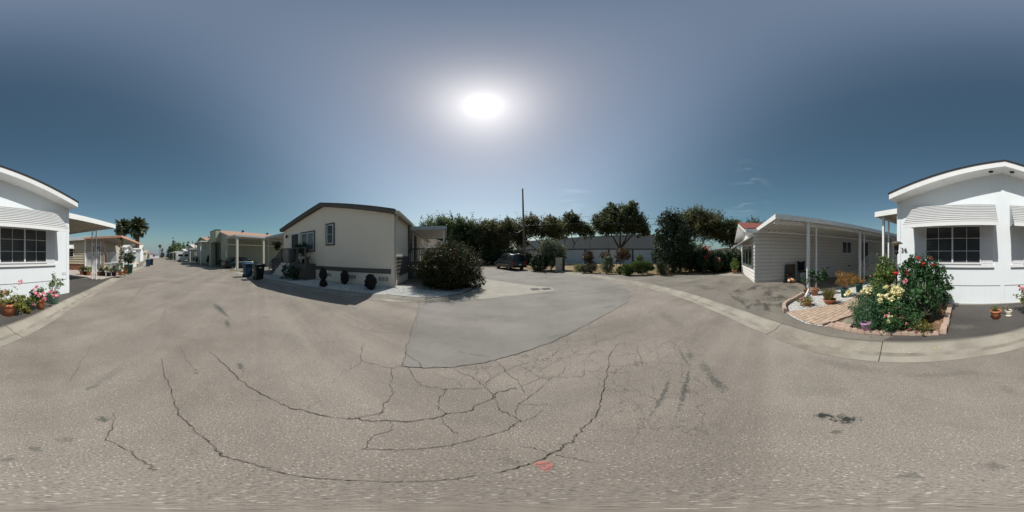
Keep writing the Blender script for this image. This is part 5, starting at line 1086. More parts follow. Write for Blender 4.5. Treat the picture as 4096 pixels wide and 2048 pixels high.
# ================================================================ plants
_sd=[100]
def seed(): _sd[0]+=1; return _sd[0]
def stems(parent,tips,mat=STEM,r=.008,base=(0,0,0),name='stem',bend=.1):
    m=MB(); rng=random.Random(seed())
    for t in tips:
        b=(base[0]+rng.uniform(-.03,.03),base[1]+rng.uniform(-.03,.03),base[2]); mid=((b[0]+t[0])/2+rng.uniform(-bend,bend)*.5,(b[1]+t[1])/2+rng.uniform(-bend,bend)*.5,(b[2]+t[2])/2+.05)
        m.tube([b,mid,t],[r,r*.8,r*.5],5)
    return m.build(name,mat,parent)
def flower(parent,x,y,z,r,mat,n=26,name='flower'):
    n=max(n,24)
    o=leaves(name,[(0,0,0,r,r,r*.75)],n,r*.8,mat,None,seed=seed(),aspect=.9,shell=.9,clumps=max(6,n//3),spread=.45); o.location=(x,y,z); o.parent=parent; return o
def bush(name,label,cat,x,y,z,blobs,n,size,mat,stemmat=STEM,fl=None,group=None,r=.012,nst=6,**kw):
    t=thing(name,label,cat,x,y,z,90,group)
    leaves('foliage',blobs,n,size,mat,t,seed=seed(),**kw)
    rng=random.Random(seed()); tips=[]
    for k in range(nst):
        b=rng.choice(blobs); tips.append((b[0]+rng.uniform(-.5,.5)*b[3],b[1]+rng.uniform(-.5,.5)*b[4],b[2]+rng.uniform(-.2,.5)*b[5]))
    stems(t,tips,stemmat,r,name='stem')
    for f in (fl or []): flower(t,*f)
    return t
def wflowers(t,pts,mat,r,n=26):   # flowers given in world coordinates
    for p in pts: flower(t,p[0]-t.location.x,p[1]-t.location.y,p[2]-t.location.z,r*(p[3] if len(p)>3 else 1),mat,n)
def pot(parent,r,h,mat,kind='rim',soil=True,top=None):
    m=MB()
    if kind=='rim': prof=[(0,0),(r*.68,0),(r*.92,h*.76),(r*.93,h*.78),(r*1.03,h*.78),(r*1.05,h),(r*.93,h),(r*.9,h*.86),(0,h*.86)]
    elif kind=='bowl': prof=[(0,0),(r*.5,0),(r*.80,h*.45),(r*.98,h*.85),(r*1.04,h*.86),(r*1.05,h),(r*.94,h),(r*.85,h*.8),(0,h*.8)]
    elif kind=='ribbed': prof=[(0,0),(r*.9,0),(r*.95,h*.12),(r*.7,h*.2),(r*.78,h*.3),(r*1.0,h*.75),(r*1.04,h*.95),(r,h),(r*.86,h),(r*.8,h*.85),(0,h*.85)]
    else: prof=[(0,0),(r*.76,0),(r*.95,h*.9),(r*1.03,h*.9),(r*1.03,h),(r*.93,h),(r*.9,h*.88),(0,h*.88)]
    m.lathe(prof,(0,0,0),24); o=m.build('pot',mat,parent)
    m=MB(); m.lathe([(r*.9,h*.88),(r*.5,h*.9),(0,h*.92)],(0,0,0),16); m.build('soil',SOIL,parent); return o
def potted(label,x,y,z,r,h,mat,kind,blobs,n,size,lm,group=None,nst=5,fl=None,st=STEM,cat='potted plant',**kw):
    t=thing('potted_plant',label,cat,x,y,z,90,group); pot(t,r,h,mat,kind)
    leaves('foliage',[(b[0],b[1],b[2]+h,b[3],b[4],b[5]) for b in blobs],n,size,lm,t,seed=seed(),**kw)
    rng=random.Random(seed()); tips=[]
    for k in range(nst): b=rng.choice(blobs); tips.append((b[0]+rng.uniform(-.5,.5)*b[3],b[1]+rng.uniform(-.5,.5)*b[4],b[2]+h+rng.uniform(0,.5)*b[5]))
    stems(t,tips,st,.006,base=(0,0,h*.85))
    for f in (fl or []): flower(t,*f)
    return t
GP='potted plants standing along the kerb side of the dark pad'
# --- in front of house 36
potted('large terracotta pot of yellow green geranium with tall pink and red blooms',-.21,-3.97,.104,.22,.33,TERRA,'rim',[(0,0,.15,.30,.26,.20),(.22,-.1,.18,.2,.18,.2),(-.2,.05,.02,.2,.2,.16)],900,.055,L_GERAN,GP,fl=[(-.30,0,.86,.05,PINK,30),(-.26,.05,.80,.035,PINK,20),(.26,-.05,.70,.055,PINK,40),(.33,-.03,.74,.04,RED,30),(.1,.1,.62,.04,PINK,24)],aspect=.85,spread=.3)
potted('sprawling yellow green geranium with few pink heads spilling over the pad',-.66,-4.12,.104,.14,.16,BLACK,'plain',[(0,0,.12,.26,.22,.18),(.1,.1,-.0,.22,.2,.12)],700,.055,L_GERAN,GP,fl=[(-.2,0,.62,.04,PINK,30),(-.26,.02,.52,.05,PINK,40),(-.34,.05,.46,.05,PINK,40)],aspect=.85,spread=.3)
potted('slim terracotta pot of green geranium crowded with pink flower heads',-1.10,-4.30,.104,.13,.30,TERRA,'rim',[(0,0,.14,.26,.22,.2),(.22,.05,.02,.16,.2,.24)],750,.055,L_ROSE,GP,fl=[(.12,.05,.66,.05,PINK,40),(-.02,.15,.50,.06,PINK,50),(-.25,.1,.50,.055,PINK,40),(-.36,.1,.40,.06,PINK,50),(.25,.2,.22,.05,PINK,40),(-.05,.2,.36,.06,PINK,50)],aspect=.85,spread=.3)
potted('mint green plastic pot with yellow green shrub at the right end of the row',-1.63,-4.78,.104,.20,.34,GREENPOT,'plain',[(.0,0,.18,.18,.18,.22),(.05,0,.42,.16,.16,.2),(-.2,0,.36,.14,.14,.16)],620,.055,L_LIGHT,GP,fl=[(.02,.2,.42,.045,PINK,36),(-.05,.22,.30,.045,PINK,36)],spread=.3)
potted('small orange terracotta pot with sparse green sprouts on the dark pad',.64,-3.66,.104,.125,.215,TERRA,'rim',[(.03,0,.02,.10,.08,.05)],110,.05,L_LIGHT,fl=None,aspect=.35,spread=.4)
potted('small stained white ribbed pot with withered stalks beside the orange pot',.37,-3.89,.104,.088,.15,M('stained_white_ceramic',(.55,.52,.42),.6,.3,14,dirt=.6),'ribbed',[(.10,0,.08,.08,.06,.08)],50,.045,leafmat('withered_leaves',(.18,.12,.04),(.28,.2,.07),(.2,.14,.05),.2),aspect=.5,nst=6,st=PALEBARK)
# --- white gravel garden pots
potted('leafy green jade like shrub in weathered clay pot beside the white post',5.82,-1.72,.112,.16,.28,TERRA2,'rim',[(.1,-.28,.45,.24,.2,.20),(.0,.1,.55,.16,.14,.12),(.12,-.1,.22,.16,.14,.1),(-.05,-.3,.6,.16,.14,.12)],900,.07,L_ROSE,nst=9,st=PALEBARK,aspect=.7,spread=.3)
t=thing('potted_plant','tawny heath like grass in a wide shallow terracotta bowl','potted plant',4.60,-1.82,.112,90); pot(t,.205,.15,TERRA,'bowl')
blades('foliage',[(-.02,.03,.12,330,.36,.13,.35)],L_HEATH,t,5); leaves('foliage',[(-.05,.05,.18,.13,.12,.08)],160,.04,L_SILVER,t,seed=4)
potted('yellow green trailing succulent with pink flowers spilling from a clay bowl',4.62,-1.12,.112,.15,.14,TERRA,'bowl',[(-.05,.08,.03,.24,.24,.09),(-.0,.0,.06,.15,.15,.08)],900,.035,L_GERAN,fl=[(-.02,.2,.22,.04,PINK,30),(-.1,.12,.2,.035,PINK,24),(.04,.12,.24,.03,PINK,20)],spread=.4)
potted('large orange tinted succulent shrub in a dark green pot on the white gravel',5.16,-2.62,.112,.155,.30,DGREENPOT,'plain',[(0,0,.36,.34,.34,.27),(-.2,-.05,.3,.22,.22,.2),(.15,.1,.5,.2,.2,.18)],2600,.035,L_ORANGE,nst=18,st=PALEBARK,spread=.25)
potted('smaller orange succulent in a dark green pot behind the yellow roses',5.62,-3.52,.112,.16,.34,DGREENPOT,'plain',[(0,0,.16,.26,.26,.15),(.1,.1,.22,.16,.16,.12)],1300,.035,L_ORANGE,nst=8,st=PALEBARK,spread=.28)
potted('small pinkish shrub pot half hidden by the tall post of the carport',6.25,-1.50,.112,.12,.18,TERRA2,'plain',[(.0,.1,.3,.25,.2,.3)],160,.05,L_ROSE,nst=10,st=BARK,spread=.35)
# --- rose bed
x,y=AZ(131.6,4.45); bush('shrub','bushy yellow green shrub behind the lamp post, left of the tall red roses','shrub',x,y,.12,[(0,0,1.10,.36,.32,.40),(.05,.05,.65,.36,.3,.42),(-.05,0,.3,.26,.26,.3)],6000,.062,L_LIGHT,spread=.2)
x,y=AZ(140.5,4.15); t=bush('rose_bush','tall dark green rose bush with a few scarlet roses below the number 36','rose bush',x,y,.12,[(0,0,1.12,.38,.3,.34),(-.1,.1,.65,.42,.34,.4),(.0,.0,.3,.34,.3,.3)],4600,.072,L_ROSE,nst=12,spread=.22)
wflowers(t,[PT('Y1',205,743,3.75)+(1.2,),PT('Y1',272,735,3.8)+(.6,),PT('Y1',272,752,3.8)+(.6,)],RED,.05,34); wflowers(t,[PT('Y1',255,797,3.65)+(1.1,)],PINK,.05,40)
x,y=AZ(146.8,4.15); t=bush('rose_bush','tall leafy rose bush with orange red roses against the window of the pale house','rose bush',x,y,.12,[(0,0,1.15,.36,.3,.34),(.15,.0,.7,.36,.32,.42),(-.15,-.1,.75,.32,.3,.4),(.0,.0,.35,.3,.3,.3)],4600,.072,L_ROSE,nst=14,spread=.22)
wflowers(t,[PT('Y1',343,657,3.85)+(1,),PT('Y1',366,689,3.85)+(.9,),PT('Y1',418,655,3.85)+(.9,),PT('Y1',430,694,3.9)+(.7,),PT('Y1',468,855,3.9)+(.6,)],RED,.045,34)
x,y=AZ(151.6,4.25); bush('rose_bush','slender outer rose shoots at the right edge of the rose bed','rose bush',x,y,.12,[(0,0,.85,.22,.2,.36),(-.08,-.1,.45,.22,.2,.25)],750,.075,L_ROSE,nst=8,spread=.25)
x,y=AZ(126.5,5.3); t=bush('rose_bush','thin sparse rose with tiny pink buds behind the brick path','rose bush',x,y,.12,[(0,0,.5,.3,.3,.3)],380,.06,L_ROSE,nst=8,spread=.3); wflowers(t,[PT('Y2',1233,180,5.1)+(1,),PT('Y2',1272,160,5.1)+(.8,)],PINK,.03,20)
x,y=AZ(127.5,3.75); t=bush('rose_bush','rose bush heavy with large pale yellow rose clusters in front of the red roses','rose bush',x,y,.12,[(0,0,.42,.5,.34,.24),(.25,-.25,.48,.30,.26,.22)],1500,.065,L_ROSE,nst=14,spread=.25)
wflowers(t,[PT('Y2',940,390,3.75)+(1.1,),PT('Y2',965,375,3.7)+(.8,),PT('Y2',1130,380,3.7)+(.8,),PT('Y2',1190,345,3.7)+(1.1,),PT('Y2',1190,395,3.65)+(.8,),PT('Y2',1438,325,3.6)+(1.0,),PT('Y2',1545,330,3.5)+(1.5,),PT('Y2',1600,355,3.5)+(1.5,),PT('Y2',1520,380,3.45)+(1.2,),PT('Y2',1585,405,3.45)+(1.1,),PT('Y2',1370,430,3.4)+(1.1,),PT('Y2',1430,440,3.4)+(1.1,),PT('Y2',1500,470,3.35)+(.9,),PT('Y2',1605,460,3.4)+(.7,),PT('Y2',1360,490,3.3)+(.8,)],YELLOW,.068,60)
x,y=AZ(124.3,3.22); bush('herb_bush','dense blue green feathery herb bush bulging over the brick path','herb bush',x,y,.12,[(0,0,.36,.40,.34,.32),(.12,-.05,.22,.32,.3,.24),(-.1,.0,.2,.32,.3,.22)],7500,.042,L_HERB,nst=6,aspect=.32,spread=.2)
x,y=AZ(132.3,3.15); t=bush('rose_bush','low dark rose bush with small yellow and pink blooms at the front of the bed','rose bush',x,y,.12,[(0,0,.28,.34,.26,.26),(-.15,.1,.2,.28,.22,.22)],1900,.052,L_ROSE,nst=10,spread=.25)
wflowers(t,[PT('Y2',1480,690,2.95)+(1,),PT('Y2',1455,750,2.9)+(1,),PT('Y2',1475,775,2.9)+(.9,)],YELLOW,.045,40); wflowers(t,[PT('Y2',1430,680,2.95)+(1,),PT('Y2',1478,655,2.95)+(.8,)],PINK,.032,26)
x,y=AZ(139.0,3.12); t=bush('rose_bush','dark low rose bush dotted with faded dusky pink blooms','rose bush',x,y,.12,[(0,0,.26,.36,.28,.26),(.12,.12,.3,.24,.22,.22)],1900,.052,L_ROSE,nst=10,spread=.25)
wflowers(t,[PT('Y2',1610,580,3.1)+(1,),PT('Y2',1560,685,3.0)+(1,),PT('Y2',1650,705,2.95)+(1.1,),PT('Y2',1530,590,3.1)+(.7,),PT('Y2',1740,860,2.85)+(.9,),PT('Y2',1815,890,2.8)+(.9,),PT('Y2',1720,730,2.95)+(.8,)],DUSKY,.036,28); wflowers(t,[PT('Y2',1695,785,2.9)+(1,)],PINK,.035,30)
t=thing('potted_plant','lanky pale stemmed geranium in a black nursery pot inside the rose bed','potted plant',1.90,-2.78,.125,90); pot(t,.135,.26,BLACK,'plain'); leaves('foliage',[(-.05,0,.72,.26,.22,.18),(.2,.05,.5,.18,.18,.13),(-.15,-.1,.45,.14,.14,.1)],420,.08,L_ROSE,t,seed=seed(),aspect=.8,spread=.35)
stems(t,[(-.15,.1,.8),(.1,.0,.9),(.2,.1,.55),(-.2,-.1,.5),(0,-.15,.75),(-.05,.1,.95)],PALEBARK,.013,base=(0,0,.22))
x,y=AZ(144.6,2.98); bush('ground_shrub','low orange green creeping shrub at the front corner of the rose bed','shrub',x,y,.12,[(0,0,.12,.24,.16,.11),(-.1,.12,.1,.16,.14,.09)],1100,.035,leafmat('orange_green_leaves',(.10,.13,.03),(.30,.20,.05),(.06,.08,.02),.25,nscale=8),nst=5,spread=.3)
x,y=AZ(134.5,3.6); bush('rose_bush','dark leafy rose filling the middle of the bed under the yellow clusters','rose bush',x,y,.12,[(0,0,.40,.45,.4,.34),(.2,.2,.35,.35,.35,.3)],1900,.065,L_ROSE,nst=8,spread=.25)
x,y=AZ(144.2,3.65); bush('rose_bush','shadowed leafy undergrowth rose between the black pot and the tall roses','rose bush',x,y,.12,[(0,0,.45,.42,.3,.38)],1400,.07,L_ROSE,nst=10,spread=.25)
# --- opposite corner
x,y=AZ(-22.6,7.95)
t=thing('photinia_bush','big round dark bush with bronze tips at the corner of the beige house','bush',x,y,.1,90)
leaves('foliage',[(0,0,.95,1.52,1.35,1.20),(.75,.3,.8,.85,.9,1.0),(-.7,-.1,.75,.85,.85,.95),(.1,.2,1.5,.9,.9,.72),(.2,-.55,.6,1.1,.8,.65),(-1.0,.3,1.15,.5,.5,.5)],56000,.07,L_HEDGE,t,seed=seed(),spread=.13,shell=.34,clumps=1900,zmin=.02,sprig=.04)
stems(t,[(1.0*math.cos(k),1.0*math.sin(k),1.1) for k in range(9)],BARK,.03)
x,y=AZ(-11.6,7.75); bush('clipped_shrub','small clipped ball shrub beside the big round bush','shrub',x,y,.1,[(0,0,.31,.30,.30,.30)],1800,.05,L_DARK,nst=4,spread=.12,shell=.2)
def HB(X,Y): a,b=R(-113.4),R(156.6); return -5.12+X*math.sin(a)+Y*math.sin(b),5.79+X*math.cos(a)+Y*math.cos(b)
x,y=HB(6.55,1.28); bush('clipped_shrub','dark upright shrub in front of the beige step wall','shrub',x,y,.1,[(0,0,.48,.36,.36,.50)],2200,.06,L_DARK,nst=5,spread=.15)
x,y=HB(5.72,1.25); bush('clipped_shrub','dark rounded shrub under the railed front deck of the beige house','shrub',x,y,.1,[(0,0,.42,.42,.38,.44)],2200,.06,L_DARK,nst=5,spread=.15)
x,y=HB(5.7,.5); potted('dark bushy plant in a black pot on the deck before the wide window',x,y,1.1,.16,.3,BLACK,'plain',[(0,0,.65,.5,.35,.45)],1500,.07,L_DARK,spread=.2)
x,y=HB(6.35,.5); potted('dark spreading plant in a clay pot on the deck near the door',x,y,1.1,.14,.25,TERRA2,'plain',[(0,0,.75,.42,.32,.42)],1200,.07,L_DARK,spread=.2)
x,y=HB(5.35,.45); potted('small pale green plant in a clay pot at the end of the deck',x,y,1.1,.1,.2,TERRA2,'plain',[(0,0,.2,.2,.2,.25)],260,.06,L_ROSE,spread=.3)
x,y=AZ(-82.6,15.2); t=thing('hanging_basket','dark trailing hanging plant under the carport roof left of the beige house','hanging plant',x,y,2.35,90)
m=MB(); m.lathe([(0,0),(.15,.02),(.2,.2)],(0,0,0),12); m.tube([(0,.18,.2),(0,0,1.0)],.008,4); m.build('basket',BLACK,t); leaves('foliage',[(0,0,.3,.7,.45,.3),(.2,0,.0,.4,.3,.3)],1300,.09,L_DARK,t,seed=3,spread=.25)
x,y=G('Z4',365,960,.1); bush('ground_shrub','tiny dark green plant on the white stones before the steps','shrub',x,y,.11,[(0,0,.06,.16,.12,.06)],160,.05,L_DARK,nst=2,spread=.35)
# --- landscaping shrubs
def lb(label,f,x,y,d,blobs,n,size,mat,name='shrub',**kw):
    n=int(n*(1.8 if mat is L_JUN else 1.2))
    az,el=angs(f,x,y); gx,gy=d*math.sin(az),d*math.cos(az); return bush(name,label,'shrub',gx,gy,.04,blobs,int(n*2.0),size*.95,mat,stemmat=BARK,r=.02,**kw)
lb('large silvery green open shrub behind the beige utility cabinet','Z6',915,1000,18.2,[(0,0,2.2,1.5,1.2,1.15),(-.5,0,2.6,.9,.8,.9),(.9,0,1.6,.8,.8,.9),(0,0,1.1,1.0,.9,.8)],5200,.15,L_SILVER,spread=.24,nst=12)
lb('dome clipped dark green shrub between the parked vehicle and the silvery shrub','Z6',770,1000,17.2,[(0,0,.8,.95,.9,.85)],5600,.085,L_DARK,spread=.12,shell=.2)
lb('bronze red leaved shrub with bare lower stems before the block wall','Z6',1362,1000,14.9,[(0,0,1.55,.55,.5,.5),(.1,0,1.1,.45,.4,.4)],1300,.10,L_REDDY,spread=.25,nst=9)
lb('straggly green rose shrub growing below the bronze leaved one','Z6',1400,1050,14.4,[(0,0,.6,.55,.5,.5),(-.6,.1,.45,.5,.4,.4)],1300,.085,L_OLIVE,spread=.28,nst=10)
lb('mixed green and russet shrub left of the small garden lamp','Z6',1575,1050,13.9,[(0,0,.7,.65,.5,.6),(.1,0,1.25,.5,.4,.35)],2000,.09,L_SILVER,spread=.25,nst=10)
lb('low yellowing shrub at the far left of the dry grass strip','Z6',1260,1060,15.8,[(0,0,.4,.6,.5,.4)],800,.09,L_LIGHT,spread=.3,nst=6)
lb('russet leaved small tree behind the small garden lamp','Z6',1770,950,17.0,[(0,0,1.9,.9,.7,.45),(-.5,0,1.4,.5,.5,.4),(.5,0,1.5,.6,.5,.4)],1500,.12,L_REDDY,spread=.28,nst=10)
lb('russet topped shrub between bronze shrub and garden lamp','Z6',1560,940,16.2,[(0,0,1.6,.6,.5,.35)],500,.11,L_REDDY,spread=.3,nst=6)
lb('pale lime green young shrub above the junipers','Z6',1970,950,14.6,[(0,0,1.3,.40,.36,.36)],600,.09,L_LIGHT,spread=.3,nst=6)
lb('small round clipped juniper ball beside the garden lamp','Z6',1745,1080,13.2,[(0,0,.42,.32,.3,.34)],1000,.06,L_JUN,spread=.14,shell=.2)
lb('sculpted juniper cushion, left one of the two large ones','Z6',1835,1070,12.6,[(0,0,.72,.58,.5,.24),(0,0,.42,.5,.45,.38)],2600,.07,L_JUN,spread=.16)
lb('sprawling layered juniper, right one of the two large ones','Z6',2000,1060,13.0,[(-.3,0,.95,.62,.5,.24),(.5,0,.85,.62,.5,.26),(1.0,0,.55,.45,.45,.25),(0,0,.5,.8,.5,.35)],4600,.07,L_JUN,spread=.16)
lb('little dark pompom juniper at the right end of the junipers','Z6',2235,1060,12.6,[(0,0,.38,.17,.17,.26),(-.1,0,.75,.35,.3,.2)],900,.06,L_JUN,spread=.2)
lb('red flowering shrub before the dark clipped hedge','Z7',965,800,14.2,[(0,0,1.2,.7,.55,.7),(.1,0,2.0,.35,.3,.4),(.5,0,.8,.5,.4,.6)],2300,.10,L_DARK,spread=.22,nst=10,fl=[(random.uniform(-.5,.6),-.3,random.uniform(1.1,2.4),.09,RED,16) for _ in range(13)])
lb('pink flowering rose shrub right of the red flowering one','Z7',1130,850,14.6,[(0,0,.9,.45,.4,.6)],700,.09,L_OLIVE,spread=.26,nst=6,fl=[(0,-.2,1.35,.1,PINK,18),(.15,-.2,1.2,.08,PINK,14)])
lb('dull olive underbrush at the foot of the dark cypress like conifer','Z7',480,900,12.9,[(0,0,.45,.7,.5,.45),(-.6,0,1.0,.3,.3,.4)],1200,.09,L_OLIVE,spread=.28,nst=8)
# conifer (juniper tree)
x,y=AZ(56.5,15.0); t=thing('juniper_tree','tall ragged dark juniper tree standing full to the ground right of the block wall','tree',x,y,.04,90)
m=MB(); m.tube([(0,0,0),(.1,0,2.5),(0,.1,5.0)],[.2,.14,.05],8); m.build('trunk',BARK,t)
for k in range(7):
    a=k*.9; m=MB(); m.tube([(0,0,.8+k*.5),(.7*math.cos(a),.7*math.sin(a),1.3+k*.55),(1.3*math.cos(a),1.3*math.sin(a),1.8+k*.5)],[.07,.05,.02],6); m.build('limb',BARK,t)
leaves('crown',[(0,0,2.2,1.75,1.5,2.0),(-.5,.2,4.6,.95,.9,1.15),(.5,-.2,4.4,1.1,1.0,1.2),(-1.1,.4,3.3,.7,.7,.8),(-1.2,.8,1.6,.6,.6,.7),(1.2,-.6,3.4,.9,.8,.9),(1.2,-.9,1.5,.9,.9,1.4),(.2,-.6,1.0,1.3,1.0,1.0)],38000,.13,L_CON,t,seed=seed(),spread=.15,shell=.55,clumps=1500,zmin=.05,sprig=.06)
# clipped hedge
x0,y0=AZ(63.5,16.2); x1,y1=AZ(83,15.6); hx,hy=(x0+x1)/2,(y0+y1)/2; ha=math.degrees(math.atan2(x1-x0,y1-y0)); HLn=math.hypot(x1-x0,y1-y0)/2
t=thing('clipped_hedge','long dark clipped hedge behind the driveway left of the clapboard house','hedge',hx,hy,.04,ha)
leaves('foliage',[(u_,0,1.0,.75,.55,1.05) for u_ in np.linspace(-HLn,HLn,9)],48000,.12,L_DARK,t,seed=seed(),spread=.2,shell=.4,clumps=2400,zmin=.02); stems(t,[(u_,0,1.2) for u_ in np.linspace(-HLn,HLn,12)],BARK,.03)
# pots by the clapboard corner
x,y=G('Z7',1345,965,.1); potted('clay pot of lime green leaves beside the front corner of the clapboard house',x,y,.1,.2,.35,TERRA2,'rim',[(0,0,.22,.35,.3,.26)],500,.1,L_LIGHT,spread=.3)
potted('tall clay pot of light green leaves against the clapboard front',x+.7,y+.15,.1,.22,.5,TERRA2,'rim',[(0,0,.4,.4,.35,.4)],500,.1,L_LIGHT,spread=.3)
# --- trees
def tree(label,az,d,blobs,n,size,mat,forks,name='tree',r=.22,bark=BARK,z=0.0,seed_=None,**kw):
    x,y=AZ(az,d); t=thing(name,label,'tree',x,y,z,az+90)    # local +x = to the right in view, +y towards the camera
    m=MB(); f0=forks[0]; m.tube(f0,[r*(1-.5*i/(len(f0)-1)) for i in range(len(f0))],9); m.build('trunk',bark,t)
    for f in forks[1:]:
        m=MB(); m.tube(f,[r*.6*(1-.7*i/(len(f)-1)) for i in range(len(f))],7); m.build('limb',bark,t)
    kw['clumps']=int(kw.get('clumps',500)*1.9); kw['spread']=kw.get('spread',.2)*1.05; kw['shell']=.62; kw['sprig']=.20; blobs=[(b[0],b[1],b[2]-.1,b[3]*1.10,b[4]*1.1,b[5]*1.08) for b in blobs]
    leaves('crown',blobs,int(n*2.3),size*1.12,mat,t,seed=seed(),**kw); return t
def autoforks(h0,h1,w,k,rng,base=(0,0,0)):
    F=[[base,(base[0]+rng.uniform(-.2,.2),0,h0*.6),(rng.uniform(-.3,.3),0,h0)]]
    top=F[0][-1]
    for i in range(k):
        a=6.283*i/k+rng.uniform(-.3,.3); F.append([top if i%2 else F[0][1],(top[0]+w*.35*math.cos(a),w*.3*math.sin(a),h0+(h1-h0)*.35),(top[0]+w*.75*math.cos(a),w*.6*math.sin(a),h0+(h1-h0)*.75)])
    return F
rg=random.Random(5)
tree('feathery pale green pepper tree at the far left of the tree belt',-26.5,36,[(0,0,6.6,3.4,2.6,3.6),(2.2,0,8.0,1.8,1.8,2.3),(-2.4,0,5.6,2.0,2,3.5),(0,1,3.2,3.6,2.6,3.0)],9500,.30,L_PEPPER,autoforks(3,8,3,6,rg),spread=.24,clumps=900,aspect=.5)
tree('feathery green pepper tree right of the palest one',-19.5,34,[(0,0,6.4,2.4,2.2,3.3),(1.2,0,8.3,1.2,1.2,1.4),(-1.4,0,5,1.8,1.8,3),(0,1,3.0,3.2,2.2,2.8)],8500,.30,L_PEPPER,autoforks(3,8,3,6,rg),spread=.24,clumps=800,aspect=.5)
tree('dense dark tree behind the gap between round bush and parked vehicle',-11.5,33,[(0,0,5.8,3.0,2.3,3.0),(1.6,0,7.2,1.6,1.6,2.0),(-1.6,0,6.4,1.6,1.6,2.4),(0,1.5,2.8,3.6,2.2,2.8)],10000,.28,L_TREE,autoforks(3,8,3,6,rg),spread=.2,clumps=750)
tree('dense olive tinged tree directly behind the dark parked vehicle',-4.5,31,[(0,0,5.6,2.7,2.2,2.8),(1.4,0,7.2,1.5,1.5,1.6),(-1.5,0,6.6,1.5,1.5,1.9),(0,1.0,2.8,3.2,2.0,2.6)],9500,.26,L_TREE2,autoforks(3,8,3,6,rg),spread=.2,clumps=700)
tree('wide crowned tree with a leaning forked trunk behind the wooden pole',6.2,34,[(-1.0,0,7.6,3.2,2.4,2.1),(2.4,0,7.4,2.6,2.4,1.8),(4.9,0,7.4,2.2,2.0,2.0),(.3,0,9.4,1.5,1.4,1.0),(4.4,0,9.5,1.2,1.2,.9),(-1.8,0,5.2,1.9,1.5,1.9),(-2.6,0,6.6,1.9,1.6,2.0),(5.4,0,6.3,1.3,1.3,1.2)],11500,.26,L_TREE2,[[(2.0,0,0),(1.9,0,2.6),(2.4,0,4.2)],[(2.0,0,3),(3.4,0,5.2),(4.8,0,6.6)],[(2.4,0,4),(.8,0,5.6),(-.8,0,6.8)],[(2.4,0,4.2),(2.6,0,6.0),(2.6,0,7.6)],[(2.0,0,2.4),(-.2,0,4.2),(-1.6,0,5.0)]],spread=.2,clumps=800)
tree('twin trunked tree rising behind the block wall, left of the biggest crown',20.5,40,[(0,0,9.2,2.8,2.4,2.1),(-1.9,0,8.0,1.8,1.8,1.7),(2.6,0,8.4,2.2,2.0,1.7),(.3,0,11.4,1.5,1.4,1.2),(4.4,0,7.8,1.9,1.6,1.6),(-3.2,0,7.0,1.5,1.5,1.3),(.2,0,10.6,2.0,1.8,1.2)],8500,.30,L_TREE,[[(-1.4,0,0),(-1.5,0,3.6),(-1.3,0,6.5)],[(1.1,0,0),(.8,0,4.0),(1.6,0,5.6),(3.4,0,7.4)],[(1.0,0,4.6),(.3,0,6.4),(0,0,8.5)],[(-1.3,0,6),(-.4,0,8)]],spread=.21,clumps=600)
tree('largest umbrella crowned tree with four spreading trunks above the block wall',38.0,37.5,[(0,0,9.6,4.3,3.4,2.7),(-3.6,0,9.0,2.5,2.4,2.4),(3.8,0,9.0,2.6,2.4,2.3),(-2.0,0,12.0,2.0,1.8,1.5),(2.2,0,12.0,1.9,1.8,1.6),(0,0,11.6,2.0,2,1.5),(5.6,0,7.6,1.4,1.4,1.3),(-5.2,0,10.0,1.2,1.2,1.4),(2.9,0,14.0,1.0,1.0,.9),(-2.0,0,13.7,.9,.9,.7)],17000,.32,L_TREE,[[(0,0,0),(-.1,0,3.2)],[(-.1,0,3.2),(-1.4,0,5.6),(-2.8,0,7.8)],[(0,0,3.2),(0,0,6.0),(.2,0,9)],[(0,0,3.2),(1.3,0,5.6),(2.0,0,8.4)],[(0,0,3.3),(2.4,0,6.0),(4.0,0,8.4)]],r=.42,spread=.19,clumps=1100)
tree('umbrella crowned dark tree arching behind the tall juniper',65,27,[(0,0,6.6,3.3,2.6,2.1),(-2.4,0,7.0,1.9,1.9,1.9),(2.4,0,7.2,2.1,2.0,1.9),(0,0,8.4,2.4,2.0,1.2)],10000,.24,L_TREE2,[[(-2.5,0,0),(-2.2,0,3),(-1.4,0,4.8)],[(-1.6,0,4.4),(.5,0,5.8),(2.4,0,6.8)],[(-1.8,0,4),(-2.6,0,6)]],spread=.2,clumps=700)
tree('dark tree with low forked limbs just left of the clapboard gable',75.5,28,[(0,0,5.6,2.6,2.2,1.9),(1.6,0,5.2,1.8,1.8,2.0),(-1.4,0,6.0,1.6,1.6,1.4),(1.0,0,7.0,1.5,1.4,.9)],8000,.24,L_TREE,[[(1.4,0,0),(1.3,0,2.0),(1.0,0,2.8)],[(1.0,0,2.6),(-.3,0,4.2)],[(1.2,0,2.6),(2.2,0,4.4)]],spread=.2,clumps=600)
tree('rounded green tree top showing over the red roof edge',85.5,44,[(0,0,8.2,3.0,2.6,3.0),(3.6,0,8.0,2.6,2.4,2.4),(-2.0,0,7.6,2,2,2.4)],6500,.34,L_PEPPER,autoforks(4,9,3,5,rg),spread=.2,clumps=500)
tree('low distant green trees between block wall and shed',62,60,[(0,0,3.2,8,3,3.2)],3500,.5,L_TREE,autoforks(2,4,3,4,rg),spread=.15)
for k,(az,d_) in enumerate(((-31,37),(-24,34),(-16.5,31.5),(-8.5,29.5),(-1.5,28.5),(2.6,30))):
    x,y=AZ(az,d_); bush('shrub','dark undergrowth shrub below the tree belt, '+('far left','left of the pepper trunks','behind the gap','in front of the dense trees','beside the dark parked vehicle','behind the wooden pole')[k],'shrub',x,y,.04,[(0,0,1.2,2.6,1.3,1.5),(1.5,0,.9,1.6,1.1,1.1)],5200,.2,L_DARK,stemmat=BARK,r=.03,spread=.2,clumps=500,zmin=.02)
